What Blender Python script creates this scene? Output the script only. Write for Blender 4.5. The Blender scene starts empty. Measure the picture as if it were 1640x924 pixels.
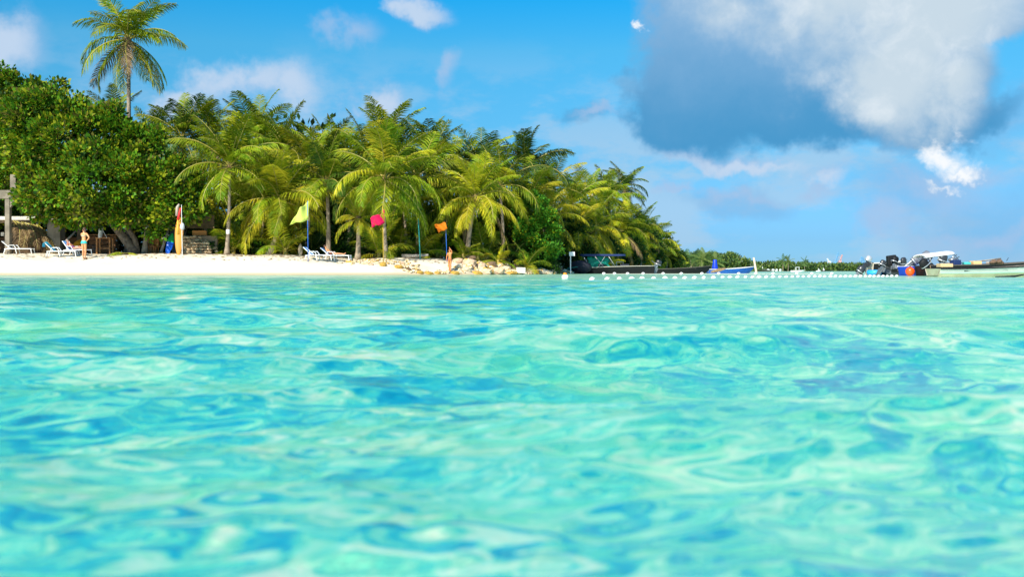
import bpy, bmesh, math, random
import numpy as np
from mathutils import Vector, Matrix, Quaternion, noise
S = bpy.context.scene
COL = S.collection
R = math.radians
pi = math.pi

# ---------------------------------------------------------------- camera
LENS = 35.0
F = 1640 / 36 * LENS          # focal length in photograph pixels
HY = 434.0                    # horizon row of the photograph
CAM_H = 0.22                  # the lens is just above the water
cd = bpy.data.cameras.new('camera')
cd.lens = LENS; cd.sensor_width = 36
cd.shift_y = -(462 - HY) / 1640
cd.clip_start = 0.05; cd.clip_end = 20000
cd.dof.use_dof = True; cd.dof.focus_distance = 60; cd.dof.aperture_fstop = 5.6
cam = bpy.data.objects.new('camera', cd); COL.objects.link(cam)
cam.location = (0, 0, CAM_H); cam.rotation_euler = (R(90), 0, 0)
S.camera = cam

# ---------------------------------------------------------------- light
SUN_EL, SUN_AZ = 40, 207       # degrees; azimuth clockwise from +Y (the view direction)
sd = bpy.data.lights.new('sun', 'SUN'); sd.energy = 5.0; sd.angle = R(0.53); sd.color = (1.0, 0.93, 0.80)
sun = bpy.data.objects.new('sun', sd); COL.objects.link(sun)
sdir = Vector((math.sin(R(SUN_AZ)) * math.cos(R(SUN_EL)), math.cos(R(SUN_AZ)) * math.cos(R(SUN_EL)), math.sin(R(SUN_EL))))
sun.rotation_euler = (-sdir).to_track_quat('-Z', 'Y').to_euler()
S.view_settings.view_transform = 'Standard'; S.view_settings.look = 'None'
S.view_settings.exposure = 0.62; S.view_settings.gamma = 1.0


class NT:
    """small helper for node trees"""
    def __init__(s, t): s.t = t
    def n(s, typ, **k):
        d = s.t.nodes.new(typ)
        for a, b in k.items(): setattr(d, a, b)
        return d
    def set(s, sock, v):
        if v is None: return
        if hasattr(v, 'is_output'): s.t.links.new(v, sock)
        else:
            if sock.type == 'RGBA' and len(v) == 3: v = (*v, 1)
            sock.default_value = v
    def m(s, op, a, b=None, c=None, clamp=False):
        d = s.n('ShaderNodeMath', operation=op, use_clamp=clamp)
        s.set(d.inputs[0], a); s.set(d.inputs[1], b); s.set(d.inputs[2], c)
        return d.outputs[0]
    def v(s, op, a, b=None, scale=None):
        d = s.n('ShaderNodeVectorMath', operation=op)
        s.set(d.inputs[0], a); s.set(d.inputs[1], b)
        if scale is not None: s.set(d.inputs['Scale'], scale)
        return d.outputs['Value'] if op in ('LENGTH', 'DOT_PRODUCT') else d.outputs[0]
    def xyz(s, x, y, z):
        d = s.n('ShaderNodeCombineXYZ')
        s.set(d.inputs[0], x); s.set(d.inputs[1], y); s.set(d.inputs[2], z)
        return d.outputs[0]
    def sep(s, v):
        d = s.n('ShaderNodeSeparateXYZ'); s.set(d.inputs[0], v); return d.outputs
    def noise(s, vec, scale, detail=4, rough=0.5, dist=0.0, lac=2.0, col=False):
        d = s.n('ShaderNodeTexNoise'); s.set(d.inputs['Vector'], vec)
        d.inputs['Scale'].default_value = scale; d.inputs['Detail'].default_value = detail
        d.inputs['Roughness'].default_value = rough; d.inputs['Distortion'].default_value = dist
        d.inputs['Lacunarity'].default_value = lac
        return d.outputs['Color' if col else 'Fac']
    def mix(s, f, a, b, blend='MIX'):
        d = s.n('ShaderNodeMix', data_type='RGBA', blend_type=blend)
        s.set(d.inputs['Factor'], f); s.set(d.inputs[6], a); s.set(d.inputs[7], b)
        return d.outputs[2]
    def ss(s, x, lo, hi, a=0.0, b=1.0):
        d = s.n('ShaderNodeMapRange', interpolation_type='SMOOTHSTEP')
        s.set(d.inputs[0], x); s.set(d.inputs[1], lo); s.set(d.inputs[2], hi); s.set(d.inputs[3], a); s.set(d.inputs[4], b)
        return d.outputs[0]
    def ramp(s, f, stops):
        d = s.n('ShaderNodeValToRGB'); s.set(d.inputs[0], f)
        e = d.color_ramp.elements
        while len(e) < len(stops): e.new(0.5)
        for q, (p, c) in zip(e, stops): q.position = p; q.color = (*c, 1)
        return d.outputs[0]

# ---------------------------------------------------------------- sky with clouds
W = bpy.data.worlds.new('World'); S.world = W; W.use_nodes = True
W.node_tree.nodes.clear(); w = NT(W.node_tree)
sky = w.n('ShaderNodeTexSky', sky_type='NISHITA'); sky.sun_disc = False
sky.sun_elevation = R(SUN_EL); sky.sun_rotation = R(SUN_AZ)
sky.air_density = 1.0; sky.dust_density = 0.3; sky.ozone_density = 2.5; sky.altitude = 0
tc = w.n('ShaderNodeTexCoord').outputs['Generated']
dirv = w.v('NORMALIZE', tc)
dx, dy, dz = w.sep(dirv)
hs = w.n('ShaderNodeHueSaturation'); hs.inputs['Saturation'].default_value = 1.3; hs.inputs['Value'].default_value = 1.0
w.t.links.new(sky.outputs[0], hs.inputs['Color'])
# colour grade of the clear sky with height, the photograph's deep cyan-blue
skyc = w.mix(1.0, hs.outputs[0], w.ramp(w.m('MULTIPLY', dz, 2.0), [(0.0, (.24, .58, 1.3)), (0.06, (.24, .52, 1.06)), (0.20, (.34, .67, .88)), (0.43, (.44, 1.08, 1.08)), (0.54, (.10, 1.15, 1.28)), (1.0, (.15, 1.2, 1.3))]), 'MULTIPLY')
az = w.m('ARCTAN2', dx, dy)                  # degrees-free: radians right of the view axis
el = w.m('ARCSINE', dz)
pv = w.xyz(az, el, 0.0)
wob = w.v('SCALE', w.v('SUBTRACT', w.noise(dirv, 5.5, 6, 0.6, col=True), (0.5, 0.5, 0.5)), scale=0.17)
pw = w.v('ADD', pv, wob)
def ae(px, py):
    x, y, z = (px - 820) / F, 1.0, (HY - py) / F
    return math.atan2(x, y), math.asin(z / math.sqrt(x * x + y * y + z * z))
def blob(cx, cy, rx, ry):
    a, e = ae(cx, cy)
    q = w.v('SUBTRACT', pw, (a, e, 0)); q = w.v('MULTIPLY', q, (F / rx, F / ry, 0))
    return w.m('SUBTRACT', 1.0, w.v('LENGTH', q))
def union(l):
    r = blob(*l[0])
    for b in l[1:]: r = w.m('MAXIMUM', r, blob(*b))
    return r
fine = w.noise(dirv, 11, 8, 0.62)
puff = w.noise(dirv, 26, 7, 0.6, 0.4)
# the big grey-blue cloud, its sunlit upper right
big = union([(1230, 60, 250, 190), (1120, 160, 120, 110), (1440, 20, 190, 200), (1330, 160, 260, 90), (1560, -60, 150, 140), (1200, -130, 300, 160), (1600, 10, 120, 70), (1480, 180, 190, 42), (1540, 110, 90, 90)])
bigm = w.ss(w.m('ADD', big, w.m('MULTIPLY', w.m('SUBTRACT', fine, 0.5), 0.9)), -0.02, 0.38)
la, le = ae(1500, 40)
lt = union([(1440, 90, 140, 125), (1510, -10, 170, 160), (1380, -60, 230, 120), (1400, 150, 90, 60), (1530, 120, 80, 80)])
lit = w.ss(w.m('ADD', lt, w.m('MULTIPLY', w.m('SUBTRACT', fine, 0.5), 1.1)), -0.25, 0.75)
# height inside the cloud: pale above, dark blue base
up = w.ss(w.m('ADD', el, w.m('MULTIPLY', w.m('SUBTRACT', fine, 0.5), 0.12)), ae(900, 235)[1], ae(820, 0)[1])
gcol = w.mix(up, (0.065, 0.29, 0.55, 1), (0.20, 0.40, 0.64, 1))
bcol = w.mix(lit, gcol, (0.52, 0.63, 0.72, 1))
bcol = w.mix(w.m('MULTIPLY', w.m('MULTIPLY', lit, 0.6), w.ss(puff, 0.45, 0.75)), bcol, (0.74, 0.80, 0.85, 1))
# soft thin clouds
soft = union([(400, 160, 120, 60), (300, 190, 70, 36), (660, 10, 55, 40), (590, 185, 60, 50), (1170, 262, 130, 26), (1300, 275, 90, 34), (1290, 310, 60, 30),
              (560, 60, 60, 60), (15, 75, 60, 60), (1110, 322, 30, 16), (920, 290, 35, 36), (1500, 290, 150, 60), (1600, 370, 110, 26), (1190, 325, 80, 26), (690, 110, 30, 45), (950, 190, 80, 14), (1420, 350, 90, 40), (1600, 255, 80, 30)])
softm = w.m('MULTIPLY', w.ss(w.m('ADD', soft, w.m('MULTIPLY', w.m('SUBTRACT', fine, 0.5), 2.2)), 0.08, 1.0), 0.70)
# two dark scraps
dk = union([(920, 195, 85, 22), (1010, 125, 40, 28)])
hz = union([(1600, 190, 180, 50), (1500, 300, 190, 70), (1600, 330, 150, 110), (1180, 345, 90, 40), (1400, 215, 160, 30)])
hzm = w.m('MULTIPLY', w.ss(w.m('ADD', hz, w.m('MULTIPLY', w.m('SUBTRACT', w.noise(dirv, 7, 6, 0.55), 0.5), 2.0)), 0.0, 0.9), 0.55)
wh = union([(395, 150, 125, 66), (310, 180, 70, 36), (450, 165, 60, 50), (590, 185, 40, 34), (655, 8, 50, 28), (1200, 268, 110, 18), (1300, 285, 50, 26), (15, 80, 40, 45)])
whm = w.m('MULTIPLY', w.ss(w.m('ADD', wh, w.m('MULTIPLY', w.m('SUBTRACT', fine, 0.5), 2.4)), 0.02, 0.9), 0.85)
dkm = w.m('MULTIPLY', w.ss(w.m('ADD', dk, w.m('MULTIPLY', w.m('SUBTRACT', fine, 0.5), 2.2)), 0.0, 0.7), 0.65)
# bright small cumulus
pw = w.v('ADD', pw, w.v('SCALE', w.v('SUBTRACT', w.noise(dirv, 30, 6, 0.65, col=True), (0.5, 0.5, 0.5)), scale=0.05))
br = union([(1545, 226, 48, 26), (1582, 246, 36, 15), (1530, 286, 28, 10), (1020, 22, 16, 10)])
brm = w.ss(w.m('ADD', br, w.m('MULTIPLY', w.m('SUBTRACT', puff, 0.5), 2.6)), -0.05, 1.25)
# scattered cumulus elsewhere in the sky, behind and beside the camera too
gen = w.noise(w.v('MULTIPLY', dirv, (1, 1, 2.2)), 3.0, 8, 0.55)
away = w.ss(w.m('ABSOLUTE', az), R(30), R(42))
high = w.ss(el, R(17), R(24))
genm = w.m('MULTIPLY', w.m('MULTIPLY', w.ss(gen, 0.54, 0.66), w.m('MAXIMUM', away, high)), w.m('MULTIPLY', w.ss(dz, 0.02, 0.10), 0.55))
veil = w.m('MULTIPLY', w.m('MULTIPLY', w.ss(w.noise(w.v('MULTIPLY', dirv, (1, 1, 2.4)), 8.5, 7, 0.6), 0.44, 0.60), w.ss(el, R(14), R(6))), 0.62)
K = 8.6      # sky radiance scale, so that cloud colours above are display colours
def kc(c): return w.mix(1.0, c, (K, K, K, 1), 'MULTIPLY')
c = skyc
c = w.mix(genm, c, kc((0.62, 0.68, 0.76, 1)))
c = w.mix(dkm, c, kc((0.09, 0.33, 0.60, 1)))
c = w.mix(veil, c, kc((0.40, 0.56, 0.72, 1)))
c = w.mix(hzm, c, kc((0.19, 0.42, 0.70, 1)))
c = w.mix(softm, c, kc((0.36, 0.50, 0.72, 1)))
c = w.mix(whm, c, kc((0.50, 0.62, 0.78, 1)))
c = w.mix(bigm, c, kc(bcol))
c = w.mix(brm, c, kc(w.mix(w.ss(puff, 0.40, 0.62), (0.50, 0.62, 0.76, 1), (0.84, 0.87, 0.90, 1))))
bg = w.n('ShaderNodeBackground'); w.set(bg.inputs[0], c); bg.inputs[1].default_value = 0.085
wo = w.n('ShaderNodeOutputWorld'); w.t.links.new(bg.outputs[0], wo.inputs[0])

# ---------------------------------------------------------------- materials
MATS = {}
def mat(name, col, rough=0.6, var=0.0, vscale=3.0, col2=None, bump=0.0, bscale=20, metal=0.0, objrand=0.0, trans=0.0, spec=0.5):
    if name in MATS: return MATS[name]
    m = bpy.data.materials.new(name); m.use_nodes = True; t = NT(m.node_tree)
    p = m.node_tree.nodes['Principled BSDF']; p.inputs['Roughness'].default_value = rough
    p.inputs['Metallic'].default_value = metal; p.inputs['Specular IOR Level'].default_value = spec
    co = t.n('ShaderNodeTexCoord').outputs['Object']
    c = (*col, 1)
    if col2 is None and var: col2 = tuple(x * (1 - var) for x in col)
    if col2 is not None:
        c = t.mix(t.ss(t.noise(co, vscale, 6, 0.6), 0.35, 0.65), c, (*col2, 1))
    if objrand:
        r = t.n('ShaderNodeObjectInfo').outputs['Random']
        h = t.n('ShaderNodeHueSaturation')
        t.set(h.inputs['Value'], t.m('MULTIPLY_ADD', r, objrand * 2, 1 - objrand)); t.set(h.inputs['Color'], c)
        t.set(h.inputs['Hue'], t.m('MULTIPLY_ADD', r, objrand * 0.08, 0.5 - objrand * 0.04))
        c = h.outputs[0]
    t.set(p.inputs['Base Color'], c)
    if bump:
        b = t.n('ShaderNodeBump'); b.inputs['Distance'].default_value = bump
        t.set(b.inputs['Height'], t.noise(co, bscale, 5, 0.6)); t.t.links.new(b.outputs[0], p.inputs['Normal'])
    if trans:
        tr = t.n('ShaderNodeBsdfTranslucent'); t.set(tr.inputs[0], c)
        mx = t.n('ShaderNodeMixShader'); mx.inputs[0].default_value = trans
        t.t.links.new(p.outputs[0], mx.inputs[1]); t.t.links.new(tr.outputs[0], mx.inputs[2])
        t.t.links.new(mx.outputs[0], m.node_tree.nodes['Material Output'].inputs[0])
    MATS[name] = m; return m

# ---------------------------------------------------------------- mesh builder
def tag(o, label=None, cat=None, group=None, kind=None):
    if label: o['label'] = label
    if cat: o['category'] = cat
    if group: o['group'] = group
    if kind: o['kind'] = kind
    return o
class MB:
    def __init__(s): s.v = []; s.f = []; s.mi = []
    def add(s, vs, fs, mi=0):
        b = len(s.v); s.v += [tuple(x) for x in vs]; s.f += [tuple(b + i for i in f) for f in fs]; s.mi += [mi] * len(fs); return s
    def box(s, c, d, rot=None, taper=1.0, mi=0):
        vs = []
        for z in (-1, 1):
            k = taper if z > 0 else 1
            for x, y in ((-1, -1), (1, -1), (1, 1), (-1, 1)):
                q = Vector((x * d[0] / 2 * k, y * d[1] / 2 * k, z * d[2] / 2))
                if rot: q = rot @ q
                vs.append(q + Vector(c))
        return s.add(vs, [(3, 2, 1, 0), (4, 5, 6, 7), (0, 1, 5, 4), (1, 2, 6, 5), (2, 3, 7, 6), (3, 0, 4, 7)], mi)
    def tube(s, pts, rad, n=8, cap=True, mi=0, sq=None):
        pts = [Vector(p) for p in pts]
        if not hasattr(rad, '__len__'): rad = [rad] * len(pts)
        vs = []; up = Vector((0, 0, 1))
        for i, p in enumerate(pts):
            d = (pts[min(i + 1, len(pts) - 1)] - pts[max(i - 1, 0)]).normalized()
            if abs(d.z) > 0.95 and i == 0: up = Vector((0, 1, 0))
            u = d.cross(up)
            if u.length < 1e-4: u = d.cross(Vector((1, 0, 0)))
            u.normalize(); v = u.cross(d)
            if abs(d.z) <= 0.95 or True: up = v if i == 0 else v
            for k in range(n):
                a = 2 * pi * k / n
                vs.append(p + rad[i] * (math.cos(a) * u + math.sin(a) * v * (sq or 1)))
        fs = [(i * n + k, i * n + (k + 1) % n, (i + 1) * n + (k + 1) % n, (i + 1) * n + k) for i in range(len(pts) - 1) for k in range(n)]
        if cap: fs += [tuple(range(n))[::-1], tuple((len(pts) - 1) * n + k for k in range(n))]
        return s.add(vs, fs, mi)
    def lathe(s, c, prof, n=12, axis=None, mi=0):
        c = Vector(c); vs = []
        q = Vector((0, 0, 1)).rotation_difference(Vector(axis).normalized()) if axis else Quaternion()
        for r, z in prof:
            for k in range(n):
                a = 2 * pi * k / n; vs.append(c + q @ Vector((r * math.cos(a), r * math.sin(a), z)))
        fs = [(i * n + k, i * n + (k + 1) % n, (i + 1) * n + (k + 1) % n, (i + 1) * n + k) for i in range(len(prof) - 1) for k in range(n)]
        return s.add(vs, fs, mi)
    def ball(s, c, r, n=10, m=6, mi=0):
        if not hasattr(r, '__len__'): r = (r, r, r)
        vs = []; 
        for i in range(m + 1):
            t = pi * i / m
            for k in range(n):
                a = 2 * pi * k / n
                vs.append((c[0] + r[0] * max(math.sin(t), 0.02) * math.cos(a), c[1] + r[1] * max(math.sin(t), 0.02) * math.sin(a), c[2] - r[2] * math.cos(t)))
        fs = [(i * n + k, i * n + (k + 1) % n, (i + 1) * n + (k + 1) % n, (i + 1) * n + k) for i in range(m) for k in range(n)]
        fs += [tuple(range(n))[::-1], tuple(m * n + k for k in range(n))]
        return s.add(vs, fs, mi)
    def grid(s, rows, mi=0):
        n = len(rows[0]); vs = [p for r in rows for p in r]
        return s.add(vs, [(i * n + k, i * n + k + 1, (i + 1) * n + k + 1, (i + 1) * n + k) for i in range(len(rows) - 1) for k in range(n - 1)], mi)
    def prism(s, pts, y0, y1, mi=0):
        """outline in x,z extruded along y"""
        n = len(pts); vs = [(x, y0, z) for x, z in pts] + [(x, y1, z) for x, z in pts]
        return s.add(vs, [tuple(range(n)), tuple(range(2 * n - 1, n - 1, -1))] + [(k, k + n, (k + 1) % n + n, (k + 1) % n) for k in range(n)], mi)
    def mesh(s, name, mats, smooth=True):
        me = bpy.data.meshes.new(name); me.from_pydata(s.v, [], s.f)
        for m in (mats if isinstance(mats, (list, tuple)) else [mats]): me.materials.append(m)
        me.polygons.foreach_set('material_index', s.mi)
        me.polygons.foreach_set('use_smooth', [smooth] * len(s.f)); me.update(); return me
    def build(s, name, mats, parent=None, loc=(0, 0, 0), smooth=False, bevel=0.0, weld=False):
        o = bpy.data.objects.new(name, s.mesh(name, mats, smooth)); COL.objects.link(o); o.location = loc
        if parent: o.parent = parent
        if bevel:
            b = o.modifiers.new('bevel', 'BEVEL'); b.width = bevel; b.segments = 2; b.limit_method = 'ANGLE'
        return o
def np_mesh(name, verts, faces, k, mats, smooth=False, mi=None):
    me = bpy.data.meshes.new(name); me.vertices.add(len(verts)); me.vertices.foreach_set('co', np.asarray(verts, np.float32).ravel())
    nf = len(faces); me.loops.add(nf * k); me.loops.foreach_set('vertex_index', np.asarray(faces, np.int32).ravel())
    me.polygons.add(nf); me.polygons.foreach_set('loop_start', np.arange(nf, dtype=np.int32) * k)
    me.polygons.foreach_set('loop_total', np.full(nf, k, np.int32))
    for m in (mats if isinstance(mats, (list, tuple)) else [mats]): me.materials.append(m)
    if mi is not None: me.polygons.foreach_set('material_index', np.asarray(mi, np.int32))
    me.polygons.foreach_set('use_smooth', np.full(nf, smooth)); me.update(calc_edges=True); return me
def link(name, me, parent=None, loc=(0, 0, 0)):
    o = bpy.data.objects.new(name, me); COL.objects.link(o); o.location = loc
    if parent: o.parent = parent
    return o
def empty(name, loc, rz=0, label=None, cat=None, group=None):
    o = bpy.data.objects.new(name, None); COL.objects.link(o); o.location = loc; o.rotation_euler = (0, 0, rz); o.empty_display_size = 0.3
    return tag(o, label, cat, group)
def copy_tree(o, parent=None):
    c = o.copy(); COL.objects.link(c)
    if parent: c.parent = parent
    for ch in o.children: copy_tree(ch, c)
    return c
def X(px, Y): return (px - 820) / F * Y
def Z(py, Y): return CAM_H + (HY - py) / F * Y
def P(px, py, Y): return Vector((X(px, Y), Y, Z(py, Y)))

# ---------------------------------------------------------------- terrain
SH_X = [-200, -60, -30, -12, -7, -2.5, 0.4, 3.8, 11.5, 17, 21.6, 26, 40, 400]
SH_Y = [62, 56, 54, 54.5, 56, 59, 63, 73, 101, 122, 150, 290, 420, 900]
TP_X = [-200, -17, -12, -8, -2, 0.5, 4, 12, 22, 60]
TP_Z = [1.32, 1.30, 1.12, 1.05, 1.08, 0.62, 0.5, 0.55, 0.6, 0.6]
def terr(x, y):
    x = np.asarray(x, float); y = np.asarray(y, float)
    ys = np.interp(x, SH_X, SH_Y); sl = (np.interp(x + .5, SH_X, SH_Y) - np.interp(x - .5, SH_X, SH_Y))
    d = (y - ys) / np.sqrt(1 + sl ** 2)
    top = np.interp(x, TP_X, TP_Z) + 0.06 * np.sin(x * 0.9 + 1) * np.exp(-((x + 8) / 12) ** 2)
    bump = 0.035 * np.sin(x * 1.3 + y * 0.7) * np.sin(y * 1.1 - x * 0.5)
    land = top * (1 - np.exp(-np.maximum(d, 0) / 1.8)) + bump * np.clip(d / 2, 0, 1)
    sea = np.maximum(d * 0.10, -1.6)
    return np.where(d > 0, land, sea)
def gz(x, y): return float(terr(x, y))

# sand: an island sheet, with the sea bed running out beneath the water
sand = bpy.data.materials.new('sand'); sand.use_nodes = True; t = NT(sand.node_tree)
p = sand.node_tree.nodes['Principled BSDF']; p.inputs['Roughness'].default_value = 0.9; p.inputs['Specular IOR Level'].default_value = 0.2
geo = t.n('ShaderNodeNewGeometry').outputs['Position']; gzs = t.sep(geo)[2]
nz = t.noise(geo, 0.8, 8, 0.65)
c = t.mix(t.ss(nz, 0.4, 0.7), (0.76, 0.67, 0.52, 1), (0.66, 0.56, 0.42, 1))
c = t.mix(t.ss(t.noise(geo, 22, 3, 0.7), 0.62, 0.72), c, (0.38, 0.30, 0.20, 1))
c = t.mix(t.ss(t.m('ADD', gzs, t.m('MULTIPLY', nz, 0.06)), 0.07, 0.24), (0.48, 0.39, 0.25, 1), c)
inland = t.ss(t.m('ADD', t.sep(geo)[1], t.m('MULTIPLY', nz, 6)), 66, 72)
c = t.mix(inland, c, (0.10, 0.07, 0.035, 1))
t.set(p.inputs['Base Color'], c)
b = t.n('ShaderNodeBump'); b.inputs['Distance'].default_value = 0.04; t.set(b.inputs['Height'], t.noise(geo, 6, 8, 0.7)); t.t.links.new(b.outputs[0], p.inputs['Normal'])
xs = np.concatenate([np.linspace(-200, -36, 30), np.arange(-35, 24, 0.25), np.linspace(24, 60, 40)])
ys = np.concatenate([np.linspace(20, 50, 14), np.arange(50.5, 66, 0.25), np.linspace(66.5, 230, 150)])
gx, gy = np.meshgrid(xs, ys); gzz = terr(gx, gy)
nx, ny = len(xs), len(ys); idx = np.arange(nx * ny).reshape(ny, nx)
q = np.stack([idx[:-1, :-1], idx[:-1, 1:], idx[1:, 1:], idx[1:, :-1]], -1).reshape(-1, 4)
tag(link('beach', np_mesh('beach', np.stack([gx, gy, gzz], -1).reshape(-1, 3), q, 4, sand, True)), kind='structure')
bed = bpy.data.materials.new('sea_bed'); bed.use_nodes = True; bed.node_tree.nodes['Principled BSDF'].inputs['Base Color'].default_value = (0.5, 0.47, 0.36, 1)
tag(link('sea_bed', np_mesh('sea_bed', [(-8000, -8000, -2.2), (8000, -8000, -2.2), (8000, 9000, -2.2), (-8000, 9000, -2.2)], [(0, 1, 2, 3)], 4, bed)), kind='structure')

# ---------------------------------------------------------------- water
rng = np.random.default_rng(5)
rr = [0.16]
while rr[-1] < 9000: rr.append(rr[-1] + max(0.005, 0.0046 * rr[-1] ** 1.38))
rr = np.array(rr)
aa = np.concatenate([np.linspace(-pi, -R(33), 60)[:-1], np.linspace(-R(33), R(33), 620), np.linspace(R(33), pi, 60)[1:]])
rg, ag = np.meshgrid(rr, aa, indexing='ij')
wx, wy = rg * np.sin(ag), rg * np.cos(ag); wz = np.zeros_like(wx)
dr = np.gradient(rr)[:, None]; side = np.where(np.abs(ag) > R(33.2), rg * 0.05, 0)
ox = np.zeros_like(wx); oy = np.zeros_like(wx)
NW = 170
lam = np.exp(rng.uniform(np.log(0.05), np.log(2.4), NW))
for i, L in enumerate(lam):
    th = R(-80) + rng.normal(0, 0.42) + (0.5 * rng.normal() if L < 0.2 else 0)
    amp = 0.0215 * (1.1 if L < 0.3 else 1.0) * (1.0 if L < 0.7 else 0.6) * L / (2 * pi)
    k = 2 * pi / L; ph = rng.uniform(0, 2 * pi)
    fade = np.clip(2.2 - np.maximum(dr, side) * 5.0 / L, 0, 1) * np.clip(rg / 0.6, 0.3, 1)
    a = k * (wx * math.cos(th) + wy * math.sin(th)) + ph
    # slow wandering of the phase, so that crests are short and uneven
    a = a + 1.7 * np.sin(wx * k * 0.21 + i) * np.cos(wy * k * 0.09 - 2 * i)
    wz += amp * fade * np.sin(a); ox += amp * fade * np.cos(a) * math.cos(th); oy += amp * fade * np.cos(a) * math.sin(th)
verts = np.stack([wx + ox * 0.9, wy + oy * 0.9, wz], -1).reshape(-1, 3)
nr, na = rg.shape; idx = np.arange(nr * na).reshape(nr, na)
q = np.stack([idx[:-1, :-1], idx[1:, :-1], idx[1:, 1:], idx[:-1, 1:]], -1).reshape(-1, 4)
wm = bpy.data.materials.new('sea_water'); wm.use_nodes = True; wm.node_tree.nodes.clear(); t = NT(wm.node_tree)
g = t.n('ShaderNodeNewGeometry'); pos = g.outputs['Position']; nrm = g.outputs['Normal']
# refraction is put into the colour: bed and water lookup shifts with surface slope
pr = t.v('ADD', pos, t.v('MULTIPLY', nrm, (0.5, 0.7, 0.0)))
n1 = t.noise(t.v('MULTIPLY', pr, (0.75, 1.3, 1)), 2.2, 6, 0.66, 0.1); n2 = t.noise(t.v('MULTIPLY', pr, (0.7, 1.4, 1)), 8.0, 5, 0.66, 0.1); n0 = t.noise(pr, 0.09, 3, 0.5)
mixn = t.m('ADD', t.m('ADD', t.m('MULTIPLY', n1, 0.5), t.m('MULTIPLY', n2, 0.4)), t.m('MULTIPLY', t.noise(pr, 22, 3, 0.6), 0.1))
mixn = t.m('MULTIPLY_ADD', mixn, 1.32, -0.148)
deep = t.m('MULTIPLY', t.ss(n0, 0.36, 0.6), t.ss(t.m('ADD', t.sep(pos)[0], t.m('MULTIPLY', t.sep(pos)[1], 0.12)), 3.0, -3.0))
shal = t.ss(t.m('SUBTRACT', t.sep(pos)[0], t.m('MULTIPLY', t.sep(pos)[1], 0.02)), -0.3, 2.5)
mixn = t.m('ADD', mixn, t.m('MULTIPLY', shal, 0.022))
mixn = t.m('ADD', mixn, t.m('MULTIPLY', t.ss(t.sep(pos)[1], 2.2, 0.7), 0.015))
mixn = t.m('SUBTRACT', mixn, t.m('MULTIPLY', deep, 0.045))
body = t.ramp(mixn, [(0.35, (0.0, 0.20, 0.28)), (0.43, (0.003, 0.33, 0.38)), (0.48, (0.04, 0.50, 0.36)), (0.53, (0.15, 0.62, 0.36)), (0.60, (0.42, 0.74, 0.46)), (0.68, (0.78, 0.82, 0.52))])  # palest stops put white-yellow highlights into the body colour, beside pale sand
body = t.mix(t.m('MULTIPLY', t.ss(n0, 0.42, 0.6), 0.18), body, (0.0, 0.42, 0.52, 1))
body = t.mix(t.m('MULTIPLY', t.ss(t.noise(pr, 0.7, 3, 0.5), 0.49, 0.62), 0.65), body, (0.10, 0.57, 0.20, 1))
body = t.mix(t.m('MULTIPLY', t.ss(t.sep(pos)[1], 8, 40), 0.6), body, (0.40, 0.56, 0.36, 1))
bp = t.n('ShaderNodeBump'); bp.inputs['Distance'].default_value = 0.03; bp.inputs['Strength'].default_value = 1.0
dist = t.v('LENGTH', pos)
hh = t.m('ADD', t.m('MULTIPLY', t.noise(t.v('MULTIPLY', pos, (1, 1.6, 1)), 3.0, 6, 0.66), t.ss(dist, 3, 16, 0.15, 2.6)), t.m('MULTIPLY', t.noise(t.v('MULTIPLY', pos, (0.8, 1.4, 1)), 16, 5, 0.65), 0.26))
t.set(bp.inputs['Height'], hh)
df = t.n('ShaderNodeBsdfDiffuse'); t.set(df.inputs[0], body)
gl = t.n('ShaderNodeBsdfGlossy'); gl.inputs['Roughness'].default_value = 0.07; gl.inputs[0].default_value = (1, 1, 1, 1)
fr = t.n('ShaderNodeFresnel'); fr.inputs['IOR'].default_value = 1.333
for nd in (gl, fr): t.t.links.new(bp.outputs[0], nd.inputs['Normal'])
ms = t.n('ShaderNodeMixShader'); t.set(ms.inputs[0], t.m('MINIMUM', fr.outputs[0], 0.5))
t.t.links.new(df.outputs[0], ms.inputs[1]); t.t.links.new(gl.outputs[0], ms.inputs[2])
out = t.n('ShaderNodeOutputMaterial'); t.t.links.new(ms.outputs[0], out.inputs[0])
tag(link('sea_water', np_mesh('sea_water', verts, q, 4, wm, True)), kind='structure')

# ---------------------------------------------------------------- leaves
LG = mat('palm_leaf_green', (0.10, 0.185, 0.007), 0.5, col2=(0.26, 0.29, 0.009), vscale=1.5, objrand=0.3, spec=0.12, trans=0.2)
LD = mat('palm_leaf_shaded', (0.03, 0.07, 0.010), 0.5, col2=(0.07, 0.12, 0.012), vscale=1.5, objrand=0.3, spec=0.12, trans=0.14)  # darker copy of the green leaf, grove shade put into its colour
LY = mat('palm_leaf_yellow', (0.50, 0.42, 0.02), 0.5, col2=(0.27, 0.32, 0.012), vscale=1.2, objrand=0.25, spec=0.12, trans=0.22)
LB = mat('palm_leaf_dry', (0.30, 0.20, 0.08), 0.7, col2=(0.16, 0.10, 0.045), vscale=3, objrand=0.25, trans=0.1)
RC = mat('palm_rachis', (0.32, 0.27, 0.05), 0.5)
TRK = mat('palm_trunk', (0.34, 0.27, 0.19), 0.85, col2=(0.19, 0.145, 0.10), vscale=4, bump=0.03, bscale=14)
TRKR = mat('palm_trunk_rings', (0.15, 0.11, 0.075), 0.9)
FIB = mat('palm_fibre', (0.22, 0.14, 0.06), 0.9, var=0.5, vscale=6)

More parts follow.
